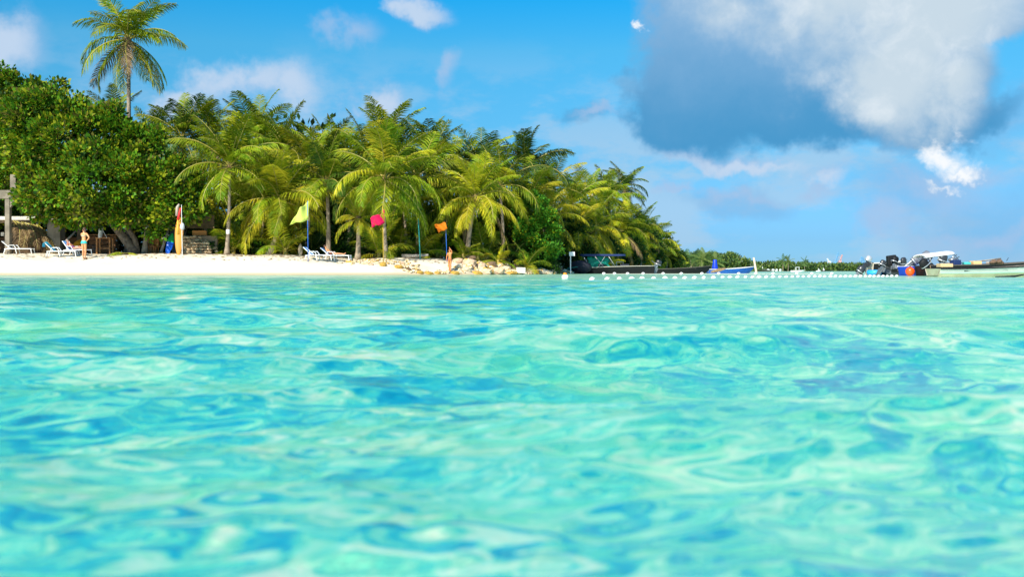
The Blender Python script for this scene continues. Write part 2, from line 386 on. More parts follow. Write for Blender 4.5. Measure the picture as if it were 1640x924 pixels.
def frond_mesh(name, e0, droop, seed, n=54, wl=0.95, hang=0.6, twist=0.0):
    """unit-ish frond, 4 m long, growing along +X from the origin"""
    rs = random.Random(seed); Lf = 4.0; NS = 26
    mb = MB(); pts = []; tang = []; p = Vector((0, 0, 0)); bend = rs.uniform(-0.25, 0.25)
    for i in range(NS + 1):
        s = i / NS; e = e0 - droop * s ** 1.25
        yaw = bend * s * s
        d = Vector((math.cos(e) * math.cos(yaw), math.cos(e) * math.sin(yaw), math.sin(e)))
        pts.append(p.copy()); tang.append(d); p = p + d * (Lf / NS)
    mb.tube(pts[::2], [0.045 * (1 - 0.85 * k / (NS / 2)) + 0.004 for k in range(NS // 2 + 1)], 4, mi=1)
    def at(s):
        f = min(s * NS, NS - 1e-6); i = int(f); return pts[i].lerp(pts[i + 1], f - i), tang[i].lerp(tang[i + 1], f - i).normalized()
    for sgn in (-1, 1):
        for j in range(n):
            s = 0.13 + 0.86 * min(1, max(0, j + rs.uniform(-.4, .8)) / n)
            if rs.random() < 0.03: continue
            q, d = at(s)
            side = Vector((0, 0, 1)).cross(d)
            if side.length < 0.1: side = Vector((0, 1, 0))
            side.normalize(); upv = d.cross(side) * -1
            if upv.z < 0: upv = -upv
            ln = 1.2 * wl * (math.sin(pi * (0.16 + 0.80 * s)) ** 0.75 + 0.05) * rs.uniform(0.85, 1.12)
            fwd = 0.35 + 0.55 * s + rs.uniform(-.1, .1)
            lift = 0.25 * (1 - s) + rs.uniform(-0.08, 0.12)
            d1 = (side * sgn * 0.9 + d * fwd + upv * lift + Vector((0.0, 0, -hang * 0.45))).normalized()
            d2 = (d1 * 0.8 + Vector((0, 0, -hang * rs.uniform(0.8, 1.5)))).normalized()
            wv = (d + upv * rs.uniform(-.5, .5)).normalized() * 0.5 * (0.050 + rs.random() * 0.024)
            m = q + d1 * ln * 0.5; e = m + d2 * ln * 0.5
            mb.add([q - wv * .8, q + wv * .8, m + wv, m - wv, e], [(0, 1, 2, 3), (3, 2, 4)])
    return mb.mesh(name, [LG, RC], smooth=False)
ECL = [85, 68, 50, 32, 14, -6, -28, -52]
FR = {}
for i, e in enumerate(ECL):
    FR[i] = [frond_mesh('frond', R(e), R((36, 46, 64, 80, 80, 70, 52, 30)[i] * (0.85 + 0.25 * k)), 10 * i + k,
                        hang=(0.25, 0.35, 0.5, 0.65, 0.8, 0.9, 0.9, 0.8)[i], wl=(0.8, 0.9, 0.95, 1.0, 1.0, 1.0, 0.95, 0.85)[i]) for k in range(3)]
def add_frond(parent, loc, eli, azd, L, rs, m, nm='frond', face=None):
    me = FR[eli][rs.randrange(3)]
    o = bpy.data.objects.new(nm, me); COL.objects.link(o); o.parent = parent; o.location = loc
    o.rotation_euler = (rs.uniform(-.35, .35), rs.uniform(-.08, .08), azd); s = L / 4.0 * rs.uniform(0.88, 1.1); o.scale = (s, s, s)
    o.material_slots[0].link = 'OBJECT'; o.material_slots[0].material = m
    return o
NUT = mat('coconut', (0.25, 0.20, 0.03), 0.5, col2=(0.12, 0.14, 0.02), vscale=4)
def trunk_mb(b, t, r0, r1, bow=(0, 0), flare=1.6, n=9):
    mb = MB(); b = Vector(b); t = Vector(t); pts = []; rad = []; K = max(6, int((t - b).length / 0.28))
    for i in range(K + 1):
        s = i / K; c = b.lerp(t, s) + Vector((bow[0], bow[1], 0)) * math.sin(pi * s)
        r = r0 + (r1 - r0) * s; r *= 1 + (flare - 1) * math.exp(-s * K * 0.28 / 0.35)
        pts.append(c); rad.append(r * (1.05 if i % 2 else 0.97))
    return mb.tube(pts, rad, n)
def palm(cx, cy, Y, bx, L, n, style, label, seed, bow=0.0, r=0.13, base_y=None, nuts=0, emin=-52, spread=1.0, group='coconut palms behind the beach'):
    """crown centre at photograph pixel (cx, cy), foot at column bx, all at distance Y"""
    rs = random.Random(seed)
    B = Vector((X(bx, Y), Y, 0)); B.z = gz(B.x, B.y) - 0.05
    T = P(cx, cy, Y); root = empty('palm_tree', B, 0, label, 'palm tree', group)
    h = T.z - B.z
    trunk_mb((0, 0, 0), T - B, r, r * 0.62, (bow, 0)).build('trunk', TRK, root, smooth=True)
    boot = MB().ball((0, 0, -0.08), (r * 1.5, r * 1.5, 0.34), 8, 5).build('crown_shaft', FIB, root, loc=T - B, smooth=True)
    a0 = rs.uniform(0, 2 * pi)
    n = int(n * 1.45); L = L * (0.87 if Y < 66 else 0.97); emin = {0: -78, 1: -22, 2: -15, 3: -25, 4: -20, 5: -25}.get(seed - 100, emin)
    for i in range(n):
        s = (i + 0.5) / n
        e = 86 - (86 - emin) * s ** 1.35 + rs.uniform(-9, 9)
        k = min(range(8), key=lambda q: abs(ECL[q] - e))
        yel = {'g': 0.05, 'm': 0.25, 'y': 0.55, 'd': 0.0}[style] * (0.35 + 1.4 * s)
        m = LY if rs.random() < yel else (LD if (style == 'd' and rs.random() < 0.6) or (style == 'g' and rs.random() < 0.2) else LG)
        if k >= 6 and rs.random() < (0.22 if cy > 340 or style == 'y' else 0.1): m = LB
        add_frond(root, T - B, k, a0 + i * 2.39996 + rs.uniform(-.2, .2), L * (0.9 if s < .15 else 1.0), rs, m)
    for j in range(nuts):
        a = rs.uniform(0, 2 * pi)
        MB().ball((0, 0, 0), (.12, .12, .15), 8, 5).build('coconut', NUT, root, loc=T - B + Vector((.24 * math.cos(a), .24 * math.sin(a), -0.25 - 0.18 * rs.random())), smooth=True)
    return root
# (crown x, crown y, distance, foot x, frond length, fronds, style, label, trunk radius, bow, nuts)
PALMS = [
 (205, 64, 70, 203, 4.5, 19, 'm', 'tallest palm, its lone crown standing in open sky above the broadleaf tree', .19, 0.1, 6),
 (368, 268, 60, 363, 4.4, 22, 'm', 'slim straight palm with a white painted band on its pale trunk', .125, 0.05, 4),
 (448, 322, 60.5, 431, 4.5, 22, 'y', 'short curved palm with a thick swollen foot left of the pale yellow flag', .17, 0.25, 4),
 (524, 292, 61.5, 526, 3.9, 18, 'g', 'palm with a dark trunk directly behind the two loungers under the palms', .15, 0.02, 3),
 (574, 352, 60.5, 573, 2.3, 10, 'y', 'low palm, short stout trunk, one hanging yellow frond left of the pink flag', .15, 0.02, 0),
 (616, 288, 60, 619, 4.6, 22, 'm', 'leaning palm with a smooth grey trunk passing in front of the pink flag', .12, -0.08, 6),
 (762, 318, 64, 748, 4.0, 20, 'y', 'palm with huge yellowing fronds spreading over the orange flag and shore rocks', .17, -0.1, 5),
 (668, 285, 67, 668, 4.4, 18, 'g', 'tall upright palm just right of the leaning grey trunk', .15, 0.1, 3),
 (690, 262, 72, 700, 4.3, 18, 'd', 'dark palm whose upright fan of fronds tops the middle of the grove', .15, 0.1, 0),
 (770, 272, 74, 760, 4.0, 18, 'd', 'dark palm behind the wide yellowing crown', .15, 0.1, 0),
 (800, 300, 70, 806, 3.9, 16, 'g', 'palm between the wide yellowing crown and the pointed crown to its right', .14, 0.1, 2),
 (843, 272, 78, 838, 4.0, 18, 'd', 'palm with a ragged dark crown rising over the small round-leaved tree', .15, 0.1, 0),
 (880, 305, 82, 880, 3.8, 18, 'g', 'palm at the notch in the skyline right of the round-leaved tree', .14, 0.1, 2),
 (850, 318, 74, 850, 3.6, 14, 'm', 'palm with arching fronds hanging just above the round-leaved tree', .14, 0.1, 2),
 (412, 225, 74, 405, 4.4, 18, 'g', 'tall palm behind the white banded one, crown highest of the left grove', .15, 0.1, 0),
 (340, 222, 72, 335, 3.8, 16, 'm', 'palm behind and left of the white banded trunk', .14, -0.1, 2),
 (292, 222, 70, 296, 3.9, 16, 'g', 'slender palm right of the broadleaf tree with a narrow dark top', .14, 0.1, 0),
 (245, 232, 74, 250, 3.9, 16, 'm', 'palm peeping over the right shoulder of the broadleaf tree', .14, 0.1, 0),
 (186, 200, 78, 190, 3.8, 14, 'g', 'palm half hidden behind the broadleaf tree under the tallest crown', .14, 0.1, 0),
 (322, 300, 66, 330, 3.4, 14, 'm', 'small palm squeezed between the broadleaf tree and the white banded trunk', .12, 0.1, 0),
 (455, 245, 70, 452, 4.0, 16, 'g', 'palm rising behind the short curved one', .14, 0.1, 0),
 (495, 270, 68, 490, 3.6, 16, 'm', 'palm above and left of the dark trunk behind the loungers', .14, 0.1, 0),
 (528, 255, 76, 520, 4.0, 16, 'g', 'palm with a tall central spear left of the leaning grey trunk', .14, 0.1, 0),
 (583, 255, 72, 588, 4.0, 16, 'm', 'palm filling the gap behind the short stout one', .14, 0.1, 0),
 (622, 232, 74, 630, 4.2, 18, 'm', 'sunlit palm with curling tips above the leaning grey trunk', .15, 0.1, 0),
 (645, 330, 66, 650, 3.6, 12, 'm', 'low crowned palm in the shade right of the pink flag', .13, 0.1, 0),
 (730, 285, 78, 726, 4.0, 14, 'd', 'shaded palm filling the grove behind the orange flag', .14, 0.1, 0),
 (716, 330, 70, 706, 3.6, 12, 'g', 'low palm in deep shade above the orange flag', .13, 0.1, 0),
 (400, 330, 66, 394, 3.2, 12, 'm', 'thin young palm between the white banded trunk and the short curved one', .10, 0.05, 0),
 (425, 300, 69, 416, 3.3, 12, 'g', 'thin pale-trunked palm hidden behind the short curved one', .09, 0.05, 0),
 (915, 330, 88, 905, 3.8, 16, 'y', 'yellowing palm with a dry skirt behind the small white sign', .15, 0.1, 0),
 (948, 318, 98, 944, 4.0, 16, 'g', 'palm rising behind the green tarpaulin of the black boat', .14, 0.1, 0),
 (975, 320, 104, 972, 4.0, 16, 'g', 'palm next left of the thin palm that leans out of the skyline', .14, 0.1, 0),
 (1000, 300, 108, 997, 3.6, 15, 'd', 'thin palm standing out of the skyline near the tip of the grove', .15, 0.15, 0),
 (955, 365, 92, 950, 3.9, 16, 'y', 'drooping golden palm above the cockpit of the black boat', .15, 0.1, 0),
 (990, 372, 100, 986, 4.0, 16, 'y', 'drooping golden palm above the stern of the black boat', .15, 0.1, 0),
 (922, 372, 86, 915, 3.4, 14, 'y', 'low dry-skirted palm leaning over the small white sign', .16, 0.1, 0),
 (1022, 366, 112, 1018, 3.9, 16, 'm', 'palm on the falling end of the skyline left of the last ones', .15, 0.1, 0),
 (1034, 378, 122, 1030, 4.0, 16, 'd', 'dark feathery palm near the tip of the grove', .15, 0.1, 0),
 (1050, 388, 128, 1046, 4.0, 16, 'm', 'last tall palm at the right tip of the grove', .15, 0.1, 0),
 (1024, 396, 112, 1026, 3.5, 14, 'y', 'low golden palm behind the outboard of the black boat', .15, 0.1, 0),
 (1068, 410, 132, 1066, 3.0, 12, 'm', 'lowest palm at the very tip of the grove', .14, 0.1, 0),
 (880, 350, 76, 884, 3.3, 12, 'y', 'palm with faded fronds touching the right side of the round-leaved tree', .14, 0.1, 0),
 (560, 300, 70, 556, 3.5, 12, 'd', 'shaded palm between the dark trunk and the short stout palm', .13, 0.1, 0),
 (820, 350, 75, 826, 3.4, 12, 'm', 'low palm drooping left of the round-leaved tree', .14, 0.1, 0),
]
for i, (cx, cy, Y, bx, L, n, st, lab, r, bow, nuts) in enumerate(PALMS):
    pr_ = palm(cx, cy, Y, bx, L, n, st, lab, 100 + i, bow, r, nuts=nuts)
    if i == 1:
        T = P(cx, cy, Y) - pr_.location; s = (P(363, 371.5, Y).z - pr_.location.z) / T.z
        c = Vector((T.x * s + bow * math.sin(pi * s), 0, T.z * s))
        MB().lathe(c - Vector((0, 0, .13)), [(.118, 0), (.124, .01), (.122, .26), (.11, .27)], 12).build('painted_band', mat('white_paint', (.8, .8, .78), .5), pr_, smooth=True)
# stemless young palms: a spray of fronds from the ground
def sprout(px, py, Y, L, n, style, label, seed, emin=10, group='stemless young palms under the grove'):
    rs = random.Random(seed); B = P(px, py, Y); B.z = max(gz(B.x, B.y), 0.2)
    root = empty('young_palm', B, 0, label, 'young palm', group)
    MB().lathe((0, 0, -0.1), [(.14, 0), (.16, .15), (.07, .5)], 8).build('stem', mat('young_stem', (.42, .32, .05), .5, var=.4, vscale=8), root, smooth=True)
    a0 = rs.uniform(0, 6)
    for i in range(n):
        s = (i + .5) / n; e = 84 - (84 - emin) * s; k = min(range(8), key=lambda q: abs(ECL[q] - e))
        m = LY if rs.random() < {'y': .7, 'm': .35, 'g': .08, 'd': 0}[style] else (LD if style == 'd' else LG)
        add_frond(root, (0, 0, .15), k, a0 + i * 2.4, L, rs, m)
for i, a in enumerate([
 (374, 404, 61.5, 2.6, 9, 'm', 'bushy young palm at the foot of the white banded trunk'),
 (457, 405, 60.5, 2.4, 9, 'y', 'yellow stemmed young palm right of the thick swollen palm foot'),
 (607, 408, 61.5, 2.6, 8, 'y', 'yellow stemmed young palm behind the grey leaning trunk'),
 (640, 408, 64, 2.6, 8, 'g', 'dark young palm right of the leaning grey trunk'),
 (672, 408, 64, 2.4, 8, 'm', 'young palm at the teal pole'),
 (556, 408, 66, 2.6, 8, 'd', 'shaded young palm behind the reclining sunbather'),
 (500, 406, 65, 2.4, 8, 'd', 'shaded young palm behind the blue flag pole'),
 (742, 416, 63.5, 1.7, 9, 'g', 'small bright young palm right of the person at the water'),
 (765, 418, 64, 1.2, 7, 'm', 'smallest young palm in front of the rock pile'),
 (798, 424, 64.5, 1.6, 8, 'y', 'golden drooping young palm on top of the rocks'),
 (842, 422, 66, 2.0, 9, 'y', 'young palm with a golden frond left of the round-leaved tree'),
 (780, 412, 67, 2.5, 9, 'g', 'young palm in the shade above the rock pile'),
 (700, 408, 66, 2.3, 8, 'g', 'young palm in the dark behind the orange flag'),
 (815, 415, 70, 2.7, 9, 'd', 'dark young palm behind the golden drooping one'),
 (336, 402, 64, 2.2, 8, 'm', 'young palm above the arched stone heap'),
 (965, 425, 90, 2.6, 9, 'y', 'young palm on the bank behind the black boat cockpit'),
 (1040, 428, 116, 2.6, 9, 'y', 'orange tinged young palm at the waterline near the grove tip'),
 (1075, 430, 136, 2.6, 9, 'm', 'bushy young palm at the far end of the island'),
 (425, 404, 64, 2.4, 8, 'g', 'young palm in the shade behind the swollen palm foot')]):
    sprout(*a, 300 + i, emin=-20 if i in (8, 9) else 12)

# ---------------------------------------------------------------- broadleaf foliage
def foliage(name, lobes, ncl, leaf, mats, seed, per=11, wts=None, cl=0.38, squash=1.0):
    """lobes: (x,y,z, rx,ry,rz) in local metres; clumps of small leaves over and inside the lobes"""
    g_ = np.random.default_rng(seed); lob = np.array(lobes, float)
    area = (lob[:, 3] * lob[:, 5]) ** 1.0; pick = g_.choice(len(lob), ncl * 2, p=area / area.sum())
    d = g_.normal(size=(ncl * 2, 3)); d /= np.linalg.norm(d, axis=1)[:, None]
    d[:, 1] -= 0.25; d /= np.linalg.norm(d, axis=1)[:, None]
    rad = 1 - 0.42 * g_.random(ncl * 2) ** 2.2
    c = lob[pick, :3] + d * lob[pick, 3:] * rad[:, None]
    # uneven surface
    wv = np.sin(c[:, 0] * 2.1 + seed) * np.sin(c[:, 2] * 2.4 + 1) * np.sin(c[:, 1] * 1.9)
    c += d * (wv * 0.75)[:, None] * np.minimum(lob[pick, 3:], 1.0)
    inside = np.zeros(len(c), bool)
    for L_ in lob: inside |= (((c - L_[:3]) / L_[3:]) ** 2).sum(1) < 0.38
    gapn = np.sin(c[:, 0] * 1.7 + 2 + seed) * np.sin(c[:, 2] * 2.0) + .5 * np.sin(c[:, 0] * 4.1 + c[:, 2] * 3.3)
    if cl > .5: inside |= gapn > .95
    keep = np.where(~inside)[0][:ncl]; c = c[keep]; d = d[keep]; m = len(c)
    if cl >= .3 and cl != .38 and cl != .45 and cl < 1:      # gather the clumps into boughs, with hollows between them
        bc = c[g_.choice(len(c), max(40, len(c) // 15), replace=False)]
        nb_ = bc[((c[:, None, :] - bc[None]) ** 2).sum(2).argmin(1)]
        dd = c - nb_; c = nb_ + dd * np.array([.62, .62, .45]) + d * .30 * (1 - np.minimum(1, np.linalg.norm(dd, axis=1)))[:, None]
    c = np.repeat(c, per, 0); d = np.repeat(d, per, 0); N = len(c)
    o = g_.normal(size=(N, 3)); o /= np.linalg.norm(o, axis=1)[:, None]
    pos = c + o * cl * g_.random((N, 1)) ** 0.5
    ax = d * 0.5 + o * 1.0 + np.array([0, 0, 0.25]); ax /= np.linalg.norm(ax, axis=1)[:, None]
    r = g_.normal(size=(N, 3)) + d * 0.8 + np.array([0, 0, 0.7]); sd_ = np.cross(ax, r); sd_ /= np.linalg.norm(sd_, axis=1)[:, None]
    ln = leaf * g_.uniform(0.7, 1.3, (N, 1)); wd = ln * 0.36
    v = np.stack([pos, pos + ax * ln * .5 + sd_ * wd, pos + ax * ln, pos + ax * ln * .5 - sd_ * wd], 1).reshape(-1, 3)
    f = np.arange(N * 4).reshape(N, 4)
    clm = np.repeat(g_.choice(len(mats), m, p=wts), per); own = g_.choice(len(mats), N, p=wts)
    mi = np.where(g_.random(N) < 0.6, clm, own)
    return np_mesh(name, v, f, 4, mats, False, mi)
BG1 = mat('leaf_green', (0.095, 0.235, 0.010), 0.5, var=.45, vscale=1.2, spec=0.12, trans=0.16)
BG2 = mat('leaf_yellow_green', (0.27, 0.31, 0.012), 0.5, var=.35, vscale=1.2, spec=0.12, trans=0.18)
BG3 = mat('leaf_dark', (0.028, 0.075, 0.012), 0.5, var=.3, vscale=2, spec=0.12, trans=0.15)  # darker leaf share; deep shade between clumps is put into its colour
BG4 = mat('leaf_olive', (0.13, 0.12, 0.02), 0.5, var=.3, vscale=2, spec=0.12, trans=0.15)
BR1 = mat('leaf_bright', (0.08, 0.27, 0.022), 0.5, var=.3, vscale=3, spec=0.12, trans=0.25)
BARK = mat('grey_bark', (0.19, 0.145, 0.105), 0.9, col2=(0.09, 0.065, 0.045), vscale=5, bump=0.04, bscale=10)
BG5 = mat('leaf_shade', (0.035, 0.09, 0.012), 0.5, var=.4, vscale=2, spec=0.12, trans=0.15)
BMATS = [BG1, BG2, BG3, BG4]
def pl(lst, Y, o):
    """lobes given as photograph pixels (cx, cy, rx, ry, dY) -> local metres around o"""
    out = []
    for cx, cy, rx, ry, dY in lst:
        y = Y + dY; p_ = P(cx, cy, y); k = y / F
        out.append((p_.x - o.x, p_.y - o.y, p_.z - o.z, rx * k, max(rx, ry) * k * 0.75, ry * k))
    return out
def branches(mb, start, ends, r0, seed, sub=3):
    rs = random.Random(seed)
    for e in ends:
        e = Vector(e); s = Vector(start); mid = s.lerp(e, .5) + Vector((rs.uniform(-.5, .5), rs.uniform(-.4, .4), rs.uniform(.1, .6)))
        pts = [s, s.lerp(mid, .5) + Vector((0, 0, .1)), mid, mid.lerp(e, .5) + Vector((rs.uniform(-.2, .2), 0, rs.uniform(-.1, .3))), e]
        mb.tube(pts, [r0, r0 * .8, r0 * .6, r0 * .42, r0 * .15], 7)
        for k in range(sub):
            q = mid.lerp(e, rs.random()); t2 = q + Vector((rs.uniform(-1.3, 1.3), rs.uniform(-1.3, .6), rs.uniform(-.5, 1.2)))
            mb.tube([q, q.lerp(t2, .5) + Vector((0, 0, .15)), t2], [r0 * .3, r0 * .2, r0 * .06], 5)
# the wide tree over the loungers
Y0 = 60.0; o0 = Vector((X(212, Y0), Y0, 0)); o0.z = gz(o0.x, o0.y) - .05
t0 = empty('broadleaf_tree', o0, 0, 'wide spreading broadleaf tree shading the woman in the turquoise bikini', 'tree')
lobes = pl([(110, 235, 90, 60, 1), (60, 200, 62, 55, 1), (165, 225, 60, 42, 1), (222, 252, 52, 46, .5), (96, 300, 62, 45, -.5), (160, 290, 80, 50, -1.5), (235, 300, 55, 48, -.5), (282, 305, 34, 34, 0),
            (66, 332, 28, 22, .5), (195, 330, 50, 28, -1), (265, 335, 45, 26, -.5), (118, 178, 42, 26, 2), (165, 200, 26, 22, 1), (20, 290, 26, 36, 2), (135, 335, 50, 22, 0), (308, 318, 20, 22, 0), (215, 222, 30, 24, 2)], Y0, o0)
link('crown', foliage('crown', lobes, 2700, 0.24, BMATS, 11, per=23, wts=[.50, .28, .10, .12], cl=.51), t0)
mb = MB()
mb.tube([(0.2, 0, 0), (-.1, 0, .5), (-.75, 0.1, 1.3), (-1.15, .1, 1.75)], [.34, .28, .24, .2], 10)
mb.tube([(0.25, .1, .1), (.12, .1, .9), (-.35, .1, 1.7), (-.6, .2, 2.4)], [.22, .17, .15, .12], 9)
branches(mb, (-1.1, .1, 1.7), [(-2.6, -.3, 3.0), (-4.4, .2, 3.6), (-6.0, .6, 4.6), (-3.5, 1.4, 6.0), (-5.4, 0.8, 6.6), (-1.8, -1, 4.6)], .17, 3)
branches(mb, (-.6, .2, 2.3), [(.8, .2, 4.0), (2.4, .1, 3.8), (-.2, 1.4, 6.0), (1.2, 1.2, 5.4), (-1.6, .9, 6.8), (3.2, 0, 3.4)], .13, 4)
mb.build('trunk', BARK, t0, smooth=True)
# the tree further left, behind it
o1 = Vector((X(-30, 65), 65, 0)); o1.z = gz(o1.x, o1.y) - .05
t1 = empty('broadleaf_tree', o1, 0, 'taller broadleaf tree rising at the left edge behind the wooden shelter', 'tree')
lobes = pl([(-20, 200, 90, 80, 0), (30, 165, 60, 42, 0), (-70, 250, 80, 90, 0), (20, 250, 60, 60, 0), (-20, 320, 50, 40, 2), (70, 165, 34, 26, 1), (-5, 132, 32, 22, 0), (25, 142, 20, 14, 0)], 65, o1)
link('crown', foliage('crown', lobes, 1500, 0.24, BMATS, 12, per=20, wts=[.44, .26, .2, .10], cl=.52), t1)
mb = MB(); mb.tube([(0, 0, 0), (.2, 0, 2), (0, 0, 4)], [.3, .24, .2], 9); branches(mb, (0, 0, 3.8), [(-2, 0, 7), (2, 0, 8), (3, -1, 6), (0, .5, 9.5), (-3, -1, 5.5)], .16, 5); mb.build('trunk', BARK, t1, smooth=True)
# the small round-leaved tree on the rocks
o2 = Vector((X(862, 71), 71, 0)); o2.z = gz(o2.x, o2.y) - .05
t2 = empty('broadleaf_tree', o2, 0, 'small dense bright green tree with rounded clumps standing on the shore rocks', 'tree')
lobes = pl([(852, 345, 22, 28, 0), (868, 368, 24, 22, 0), (850, 380, 20, 20, -.3), (862, 400, 20, 16, 0), (842, 394, 11, 12, 0), (876, 352, 12, 14, 0), (843, 328, 12, 10, 0), (872, 412, 18, 12, -.4), (884, 372, 10, 13, .2), (834, 362, 9, 12, .2), (858, 322, 9, 8, 0), (888, 404, 9, 10, 0)], 71, o2)
link('crown', foliage('crown', lobes, 640, 0.17, [BR1, BG1, BG2], 13, per=26, wts=[.72, .16, .12], cl=.3), t2)
mb = MB(); mb.tube([(0, 0, 0), (.1, 0, .6), (0, 0, 1.4)], [.16, .12, .1], 8); branches(mb, (0, 0, 1.2), [(-.6, 0, 2.5), (.5, 0, 3), (-.2, 0, 3.8)], .07, 6); mb.build('trunk', BARK, t2, smooth=True)
# background trees and undergrowth behind the palms: one at a time, sharing a few crowns
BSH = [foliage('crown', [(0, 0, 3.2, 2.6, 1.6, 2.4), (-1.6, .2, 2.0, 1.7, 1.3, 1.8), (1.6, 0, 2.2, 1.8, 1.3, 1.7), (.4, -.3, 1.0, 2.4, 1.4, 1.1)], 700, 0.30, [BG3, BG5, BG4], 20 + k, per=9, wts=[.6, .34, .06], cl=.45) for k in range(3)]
BST = trunk_mb((0, 0, 0), (0.2, 0, 2.6), .14, .09).mesh('trunk', BARK, True)
BUSHES = [(-60, 74, 1.42, 'far left of the grove'), (40, 76, 1.12, 'behind the concrete column'), (130, 70, 0.64, 'behind the wooden counter'), (200, 72, 0.75, 'behind the wide tree trunks'), (262, 72, 0.74, 'behind the leaning grey driftwood pole'),
 (318, 71, 0.68, 'behind the stone heap'), (370, 76, 0.96, 'behind the white banded palm'), (420, 72, 0.74, 'behind the swollen palm foot'), (480, 80, 1.90, 'whose top shows over the palms left of centre'),
 (500, 70, 0.71, 'behind the pale yellow flag'), (556, 73, 0.81, 'behind the low stout palm'), (610, 70, 0.68, 'behind the pink flag'), (655, 74, 0.84, 'behind the teal pole'), (705, 72, 0.74, 'behind the orange flag'),
 (755, 76, 0.93, 'behind the wide yellowing palm'), (800, 74, 0.81, 'behind the golden drooping young palm'), (836, 80, 0.87, 'behind the round-leaved tree'), (893, 86, 0.93, 'behind the small white sign'),
 (935, 96, 0.99, 'behind the canopy of the black boat'), (975, 106, 1.05, 'behind the stern of the black boat'), (1015, 118, 1.05, 'behind its outboard'), (1048, 134, 0.99, 'at the tip of the grove'), (1082, 142, 0.56, 'low on the last point of land')]
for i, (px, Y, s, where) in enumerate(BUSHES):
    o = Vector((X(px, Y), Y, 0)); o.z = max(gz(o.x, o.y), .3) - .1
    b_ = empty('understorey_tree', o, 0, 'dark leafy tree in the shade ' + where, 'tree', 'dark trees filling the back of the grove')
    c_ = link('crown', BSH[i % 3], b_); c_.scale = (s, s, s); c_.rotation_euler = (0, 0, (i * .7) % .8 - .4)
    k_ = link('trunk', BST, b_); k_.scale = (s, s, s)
# low dark bushes in front of the shade
BL = [foliage('foliage', [(0, 0, .45, .8, .6, .5), (.5, 0, .35, .5, .4, .35)], 130, 0.16, [BG3, BG1], 30 + k, per=9, wts=[.75, .25], cl=.2) for k in range(2)]
for i, (px, py, Y, s, lab) in enumerate([(334, 404, 61, .85, 'low dark bush right of the arched stone heap'), (405, 404, 62.5, 1.0, 'low dark bush left of the swollen palm foot'), (384, 404, 63, .8, 'low dark bush between the two thin trunks'),
    (878, 424, 70.5, .9, 'low bright bush hanging over the rocks under the round-leaved tree'), (540, 408, 64, 1.0, 'low dark bush behind the loungers'), (650, 408, 62.5, .7, 'low dark bush on the sand crest')]):
    o = P(px, py, Y); o.z = max(gz(o.x, o.y), .1) - .05; b_ = empty('bush', o, i, lab, 'bush'); c_ = link('foliage', BL[i % 2], b_); c_.scale = (s, s, s)
    MB().tube([(0, 0, 0), (.05, 0, .4 * s)], [.04, .02], 5).build('stem', BARK, b_)
# dead leaves and twigs on the sand
g_ = np.random.default_rng(3); N = 900
lx = np.interp(g_.random(N), [0, 1], [-29, -3]) ; ly = np.interp(lx, SH_X, SH_Y) + g_.uniform(2.0, 6.5, N); lz = terr(lx, ly) + .012
an = g_.uniform(0, 2 * pi, N); ln = g_.uniform(.05, .2, N)
ca, sa = np.cos(an) * ln, np.sin(an) * ln
v = np.stack([np.stack([lx - ca, ly - sa, lz], 1), np.stack([lx + sa * .25, ly - ca * .25, lz + .03], 1), np.stack([lx + ca, ly + sa, lz + .01], 1), np.stack([lx - sa * .25, ly + ca * .25, lz + .02], 1)], 1).reshape(-1, 3)
tag(link('leaf_litter', np_mesh('leaf_litter', v, np.arange(N * 4).reshape(N, 4), 4, LB)), 'dry leaves and twigs scattered over the top of the sand', kind='stuff')
# fallen frond
fr_ = empty('fallen_frond', (X(200, 57.5), 57.5, gz(X(200, 57.5), 57.5) + .12), 0, 'fallen yellow-green palm frond lying on the sand at the foot of the wide tree', 'palm frond')
for k, (a, l) in enumerate(((2.9, 1.3), (.4, 1.1), (3.6, 1.2))): add_frond(fr_, (0, 0, 0), 4, a, l, random.Random(k), LY if k < 2 else LG, 'leaf_blade')

# ---------------------------------------------------------------- far land
HM = mat('far_hill_scrub', (0.09, 0.17, 0.075), 0.9, col2=(0.05, 0.11, 0.06), vscale=.03)
def hill(name, px0, px1, Y, prof, depth, m, rough=1.0):
    rows = []; n = 90
    for j in range(14):
        y = Y + depth * (j / 13 - .35); row = []
        for i in range(n + 1):
            px = px0 + (px1 - px0) * i / n; z = np.interp(px, [q[0] for q in prof], [q[1] for q in prof])
            h = max(0.3, (HY - z) / F * Y) * math.sin(pi * min(1, max(0, (j + .2) / 13.4))) ** .6
            x = X(px, Y); row.append((x, y, h * (1 + .12 * rough * noise.noise((x * .03, y * .03, 1))) - .4))
        rows.append(row)
    return tag(MB().grid(rows).build(name, m, smooth=True), kind='structure')
hill('far_hill', 1010, 1260, 1500, [(1010, 414), (1060, 408), (1095, 402), (1110, 401.5), (1125, 405), (1140, 402.5), (1160, 405), (1180, 410), (1200, 418), (1220, 428), (1260, 436)], 500, HM)
hill('wooded_point', 1040, 1240, 420, [(1040, 424), (1090, 420), (1130, 416), (1160, 413), (1185, 418), (1205, 427), (1218, 434), (1240, 436)], 110, mat('point_soil', (.05, .06, .025), .9))
hill('far_shore', 1180, 1900, 800, [(1180, 432), (1240, 430), (1300, 431), (1400, 431), (1640, 433), (1900, 433)], 200, mat('shore_soil', (.05, .07, .03), .9))
hill('far_shore', -1600, 1180, 2400, [(-1600, 432), (-400, 431), (600, 432), (1180, 432)], 300, HM)
FM = [mat('far_leaf_a', (0.06, 0.13, 0.02), .6, trans=.15), mat('far_leaf_b', (0.12, 0.17, 0.025), .6, trans=.15), mat('far_leaf_c', (0.025, 0.06, 0.018), .6, trans=.1)]
